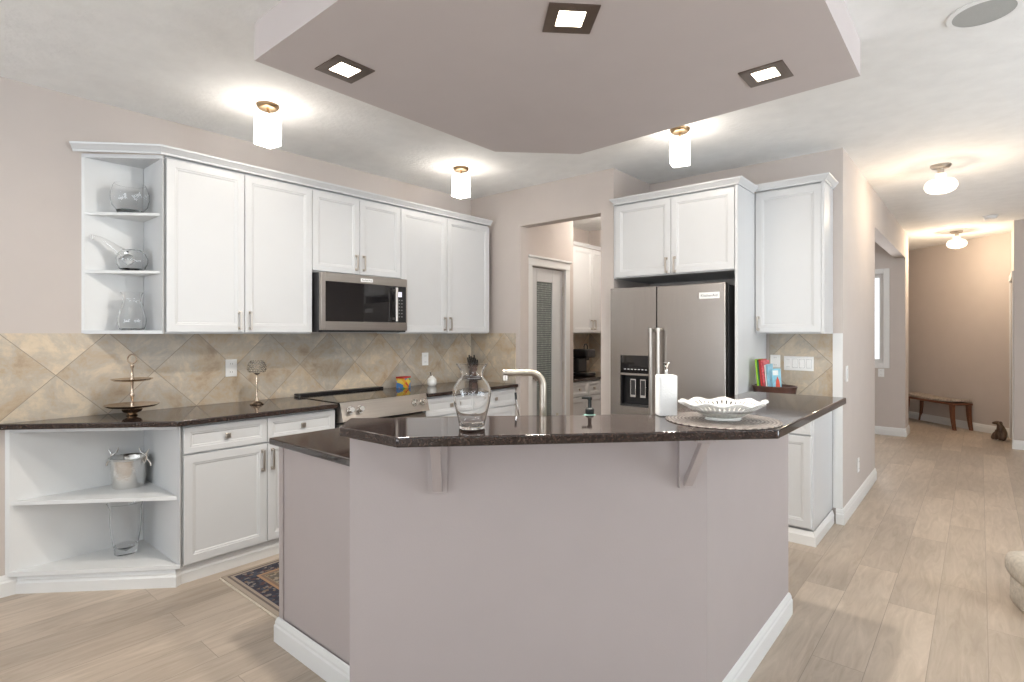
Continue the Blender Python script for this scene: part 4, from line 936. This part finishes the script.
MB().lathe([(.001, 0), (.062, 0), (.068, .017), (.001, .017)], q, 48).build('base', M['thick'], r)
glassy('glass_carafe', 'pear-shaped clear glass carafe on the bottom corner shelf', 'carafe', (-3.782, .997, UB+.0205),
       [(.001, 0), (.050, 0), (.062, .008), (.070, .035), (.071, .065), (.062, .11), (.048, .15), (.043, .18), (.048, .21), (.058, .222)], base=.012)
# long-necked decanter lying with its neck to the left
r = thing('glass_decanter', 'clear glass decanter with a long slanting neck on the middle corner shelf', 'decanter', (-3.792, 1.0, 1.7515)); q = Vector((-3.792, 1.0, 1.7515))
MB().lathe([(.001, .0), (.045, 0), (.062, .012), (.078, .045), (.080, .075), (.068, .105), (.045, .125), (.001, .132), (.001, .128), (.043, .120), (.064, .102), (.0755, .075), (.0735, .046), (.058, .016), (.001, .006)], tuple(q), 40).build('body', M['glass'], r)
nk = Vector((-.62, -.70, 0)); nk = Vector((-.42, -.9, 0)).normalized()
MB().tube([q+nk*.04+Z*.095, q+nk*.075+Z*.125, q+nk*.11+Z*.155, q+nk*.145+Z*.178, q+nk*.175+Z*.188, q+nk*.195+Z*.190], [.034, .024, .017, .013, .011, .013], 18).build('neck', M['glass'], r)
m = MB().ball(tuple(q+Vector((.060, -.035, .062))), .030, 16); m.build('stopper', M['glass'], r)

# ------------------------------------------------------------------ wooden tray with cookbooks
x, y = -1.128, 4.24
r = thing('wooden_tray', 'dark brown oval wooden tray bowl holding the cookbooks beside the refrigerator', 'tray', (x, y, CT1)); q = (x, y, CT1+.0005)
MB().lathe([(.001, 0), (.125, 0), (.135, .010), (.142, .060), (.146, .080), (.150, .088), (.150, .094), (.145, .098), (.138, .094), (.134, .086), (.130, .080), (.001, .080)], q, 56, sx=1.0, sy=.85).build('tray', M['darkwood'], r)
bk = [('green', .014, .205, .15, 'thin bright green cookbook, leftmost on the wooden tray', -.09),
      ('dkgreen', .009, .200, .15, 'slim dark green cookbook between the bright green and the red ones', -.09),
      ('red', .014, .205, .15, 'dark red cookbook third from the left on the wooden tray', -.07),
      ('pinkred', .016, .195, .15, 'pink and red patterned cookbook in the middle of the row', -.07),
      ('whitebook', .010, .165, .13, 'white-spined short booklet between the red and blue books', -.09),
      ('blue', .012, .170, .13, 'slim pale blue book beside the white booklet, last in the leaning row', -.12)]
zt = CT1+.082; cx = x-.096
for nm, th_, hh, dd, lab, lean in bk:
    w = th_
    r = thing('cookbook', lab, 'book', (cx+w/2, y-.005, zt), 0, 'cookbooks on the wooden tray')
    r.rotation_euler = (0, -.085, 0)
    c = MB().box(-w/2, w/2, -dd/2, -dd/2+.002, .0016, hh).box(-w/2, -w/2+.0015, -dd/2, dd/2, .0016, hh).box(w/2-.0015, w/2, -dd/2, dd/2, .0016, hh)
    c.build('cover', M[nm], r, local=True)
    MB().box(-w/2+.0016, w/2-.0016, -dd/2+.0022, dd/2-.004, .004, hh-.003).build('pages', M['pages'], r, local=True)
    cx += w+.0012
# booklet standing face-out at the end of the row
r = thing('recipe_booklet', 'pale blue booklet with red print standing face-out at the right end of the row', 'booklet', (cx+.040, y-.030, zt))
r.rotation_euler = (-.06, -.085, -.12)
MB().box(-.030, .030, -.004, .004, .001, .140).build('cover', M['blue'], r, local=True, bevel=.001)
MB().rings([[(u_, -.0046, v_) for u_, v_ in ((-.008, .006), (.022, .006), (.020, .05), (.008, .085), (-.004, .05))], [(u_, -.0041, v_) for u_, v_ in ((-.008, .006), (.022, .006), (.020, .05), (.008, .085), (-.004, .05))]]).build('red_print', M['redpaint'], r, local=True)
MB().box(-.024, .014, -.0046, -.0041, .092, .126).build('white_print', M['whitebook'], r, local=True)

# ------------------------------------------------------------------ rug
rx, ry, rhx, rhy = -2.925, 2.13, .345, .84
M['rug'] = mat_rug(rx, ry, rhx, rhy)
rg = thing('runner_rug', 'dark patterned oriental runner rug on the floor between range and island', 'rug', (rx, ry, 0))
MB().box(-rhx, rhx, -rhy, rhy, .0005, .009).build('pile', M['rug'], rg, local=True, bevel=.003)
fg = MB()
fg.box(-rhx+.004, rhx-.004, -rhy-.012, -rhy+.002, .0005, .004).box(-rhx+.004, rhx-.004, rhy-.002, rhy+.012, .0005, .004)
fg.build('fringe', M['plush'], rg, local=True)

# ------------------------------------------------------------------ hallway objects
ax = Vector((-.66, .75, 0)).normalized(); FR = Vector((-.30, 10.02, 0)); wd = Vector((.75, .66, 0))
BL, BW = .95, .30
cen = FR+ax*BL/2+wd*BW/2
r = thing('wooden_bench', 'low dark wooden bench with patterned cushion against the hallway end wall', 'bench', tuple(cen), math.atan2(ax.y, ax.x))
MB().box(-BL/2, BL/2, -BW/2, BW/2, .355, .385).build('seat_frame', M['wood'], r, local=True, bevel=.006)
m = MB(); R = []
for i in range(13):
    u = -1+2*i/12; zc = .020*u*u
    R.append([(u*(BL/2-.004), -BW/2+.006, .386+zc), (u*(BL/2-.004), BW/2-.006, .386+zc), (u*(BL/2-.004), BW/2-.012, .420+zc), (u*(BL/2-.004), -BW/2+.012, .420+zc)])
m.rings(R); m.build('cushion', M['fabric'], r, local=True, bevel=.008)
for sx in (-1, 1):
    for sy in (-1, 1):
        m = MB(); R = []
        for k in range(8):
            tq = k/7; zz = .355*(1-tq); fl_ = .055*tq**2.2; hw = .026-.008*tq
            cxk = sx*(BL/2-.04+fl_*.8); cyk = sy*(BW/2-.03)
            R.append([(cxk-hw, cyk-hw, zz), (cxk+hw, cyk-hw, zz), (cxk+hw, cyk+hw, zz), (cxk-hw, cyk+hw, zz)])
        m.rings(R).build('leg', M['wood'], r, local=True, bevel=.003)
def skin(name, mat, parent, pts, edges, rad, sub=2):
    me = bpy.data.meshes.new(name); me.from_pydata(pts, edges, []); o = bpy.data.objects.new(name, me); COL.objects.link(o)
    if parent: o.parent = parent
    sk = o.modifiers.new('skin', 'SKIN'); 
    for i, rr in enumerate(rad): me.skin_vertices[0].data[i].radius = (rr, rr) if not isinstance(rr, tuple) else rr
    me.skin_vertices[0].data[0].use_root = True
    sb = o.modifiers.new('sub', 'SUBSURF'); sb.levels = sub; sb.render_levels = sub
    me.materials.append(mat); o.modifiers['skin'].use_smooth_shade = True
    return o
r = thing('dog_figurine', 'small brown sitting dog figurine on the floor at the end of the hallway', 'figurine', (.205, 9.50, 0), -.5)
def SK(name, mat, pts, edges, rad):
    me = bpy.data.meshes.new(name); me.from_pydata(pts, edges, []); o = bpy.data.objects.new(name, me); COL.objects.link(o); o.parent = r
    bm = bmesh.new(); bm.from_mesh(me); lay = bm.verts.layers.skin.verify(); bm.verts.ensure_lookup_table()
    for i, rr in enumerate(rad): bm.verts[i][lay].radius = (rr, rr); bm.verts[i][lay].use_root = (i == 0)
    bm.to_mesh(me); bm.free(); me.materials.append(mat)
    s_ = o.modifiers.new('skin', 'SKIN'); s_.use_smooth_shade = True
    b_ = o.modifiers.new('sub', 'SUBSURF'); b_.levels = 2; b_.render_levels = 2
    return o
SK('body', M['bronze'],
   [(0, .03, .060), (0, .01, .120), (0, -.005, .170), (-.01, -.01, .205), (-.025, -.012, .228), (-.060, -.018, .222), (-.088, -.022, .212),
    (-.055, -.045, .045), (-.062, -.075, .016), (.055, -.045, .045), (.062, -.075, .016), (0, .09, .025)],
   [(0, 1), (1, 2), (2, 3), (3, 4), (4, 5), (5, 6), (0, 7), (7, 8), (0, 9), (9, 10), (0, 11)],
   [.068, .058, .044, .032, .033, .020, .013, .036, .018, .036, .018, .014])
for s_ in (-1, 1): MB().tube([(s_*.022, -.045, .135), (s_*.024, -.062, .07), (s_*.024, -.066, .012)], [.017, .014, .014], 10).build('front_leg', M['bronze'], r, local=True)
m = MB()
for s_ in (-1, 1): m.tube([(-.012, -.012+s_*.026, .240), (-.002, -.012+s_*.036, .222), (.002, -.012+s_*.036, .200)], [.008, .010, .006], 8)
m.build('ears', M['bronze'], r, local=True)

r = thing('pet_step', 'beige plush pet step with rounded cushion top at the right edge of the floor', 'pet furniture', (.300, 3.80, 0), .3)
def rsq(h, c, z, n=6):
    pts = []
    for qx, qy, a0 in ((1, 1, 0), (-1, 1, PI/2), (-1, -1, PI), (1, -1, 3*PI/2)):
        for i in range(n+1):
            a = a0+PI/2*i/n; pts.append((qx*(h-c)+c*math.cos(a), qy*(h-c)+c*math.sin(a), z))
    return pts
MB().rings([rsq(h, c, z) for h, c, z in ((.155, .09, .001), (.165, .095, .02), (.165, .095, .12), (.160, .09, .150))]).build('base', M['plush'], r, local=True, ang=60)
MB().rings([rsq(h, c, z) for h, c, z in ((.150, .09, .142), (.172, .10, .148), (.182, .105, .172), (.182, .105, .212), (.174, .10, .240), (.145, .085, .254), (.08, .05, .258))]).build('cushion', M['plush'], r, local=True, ang=70)
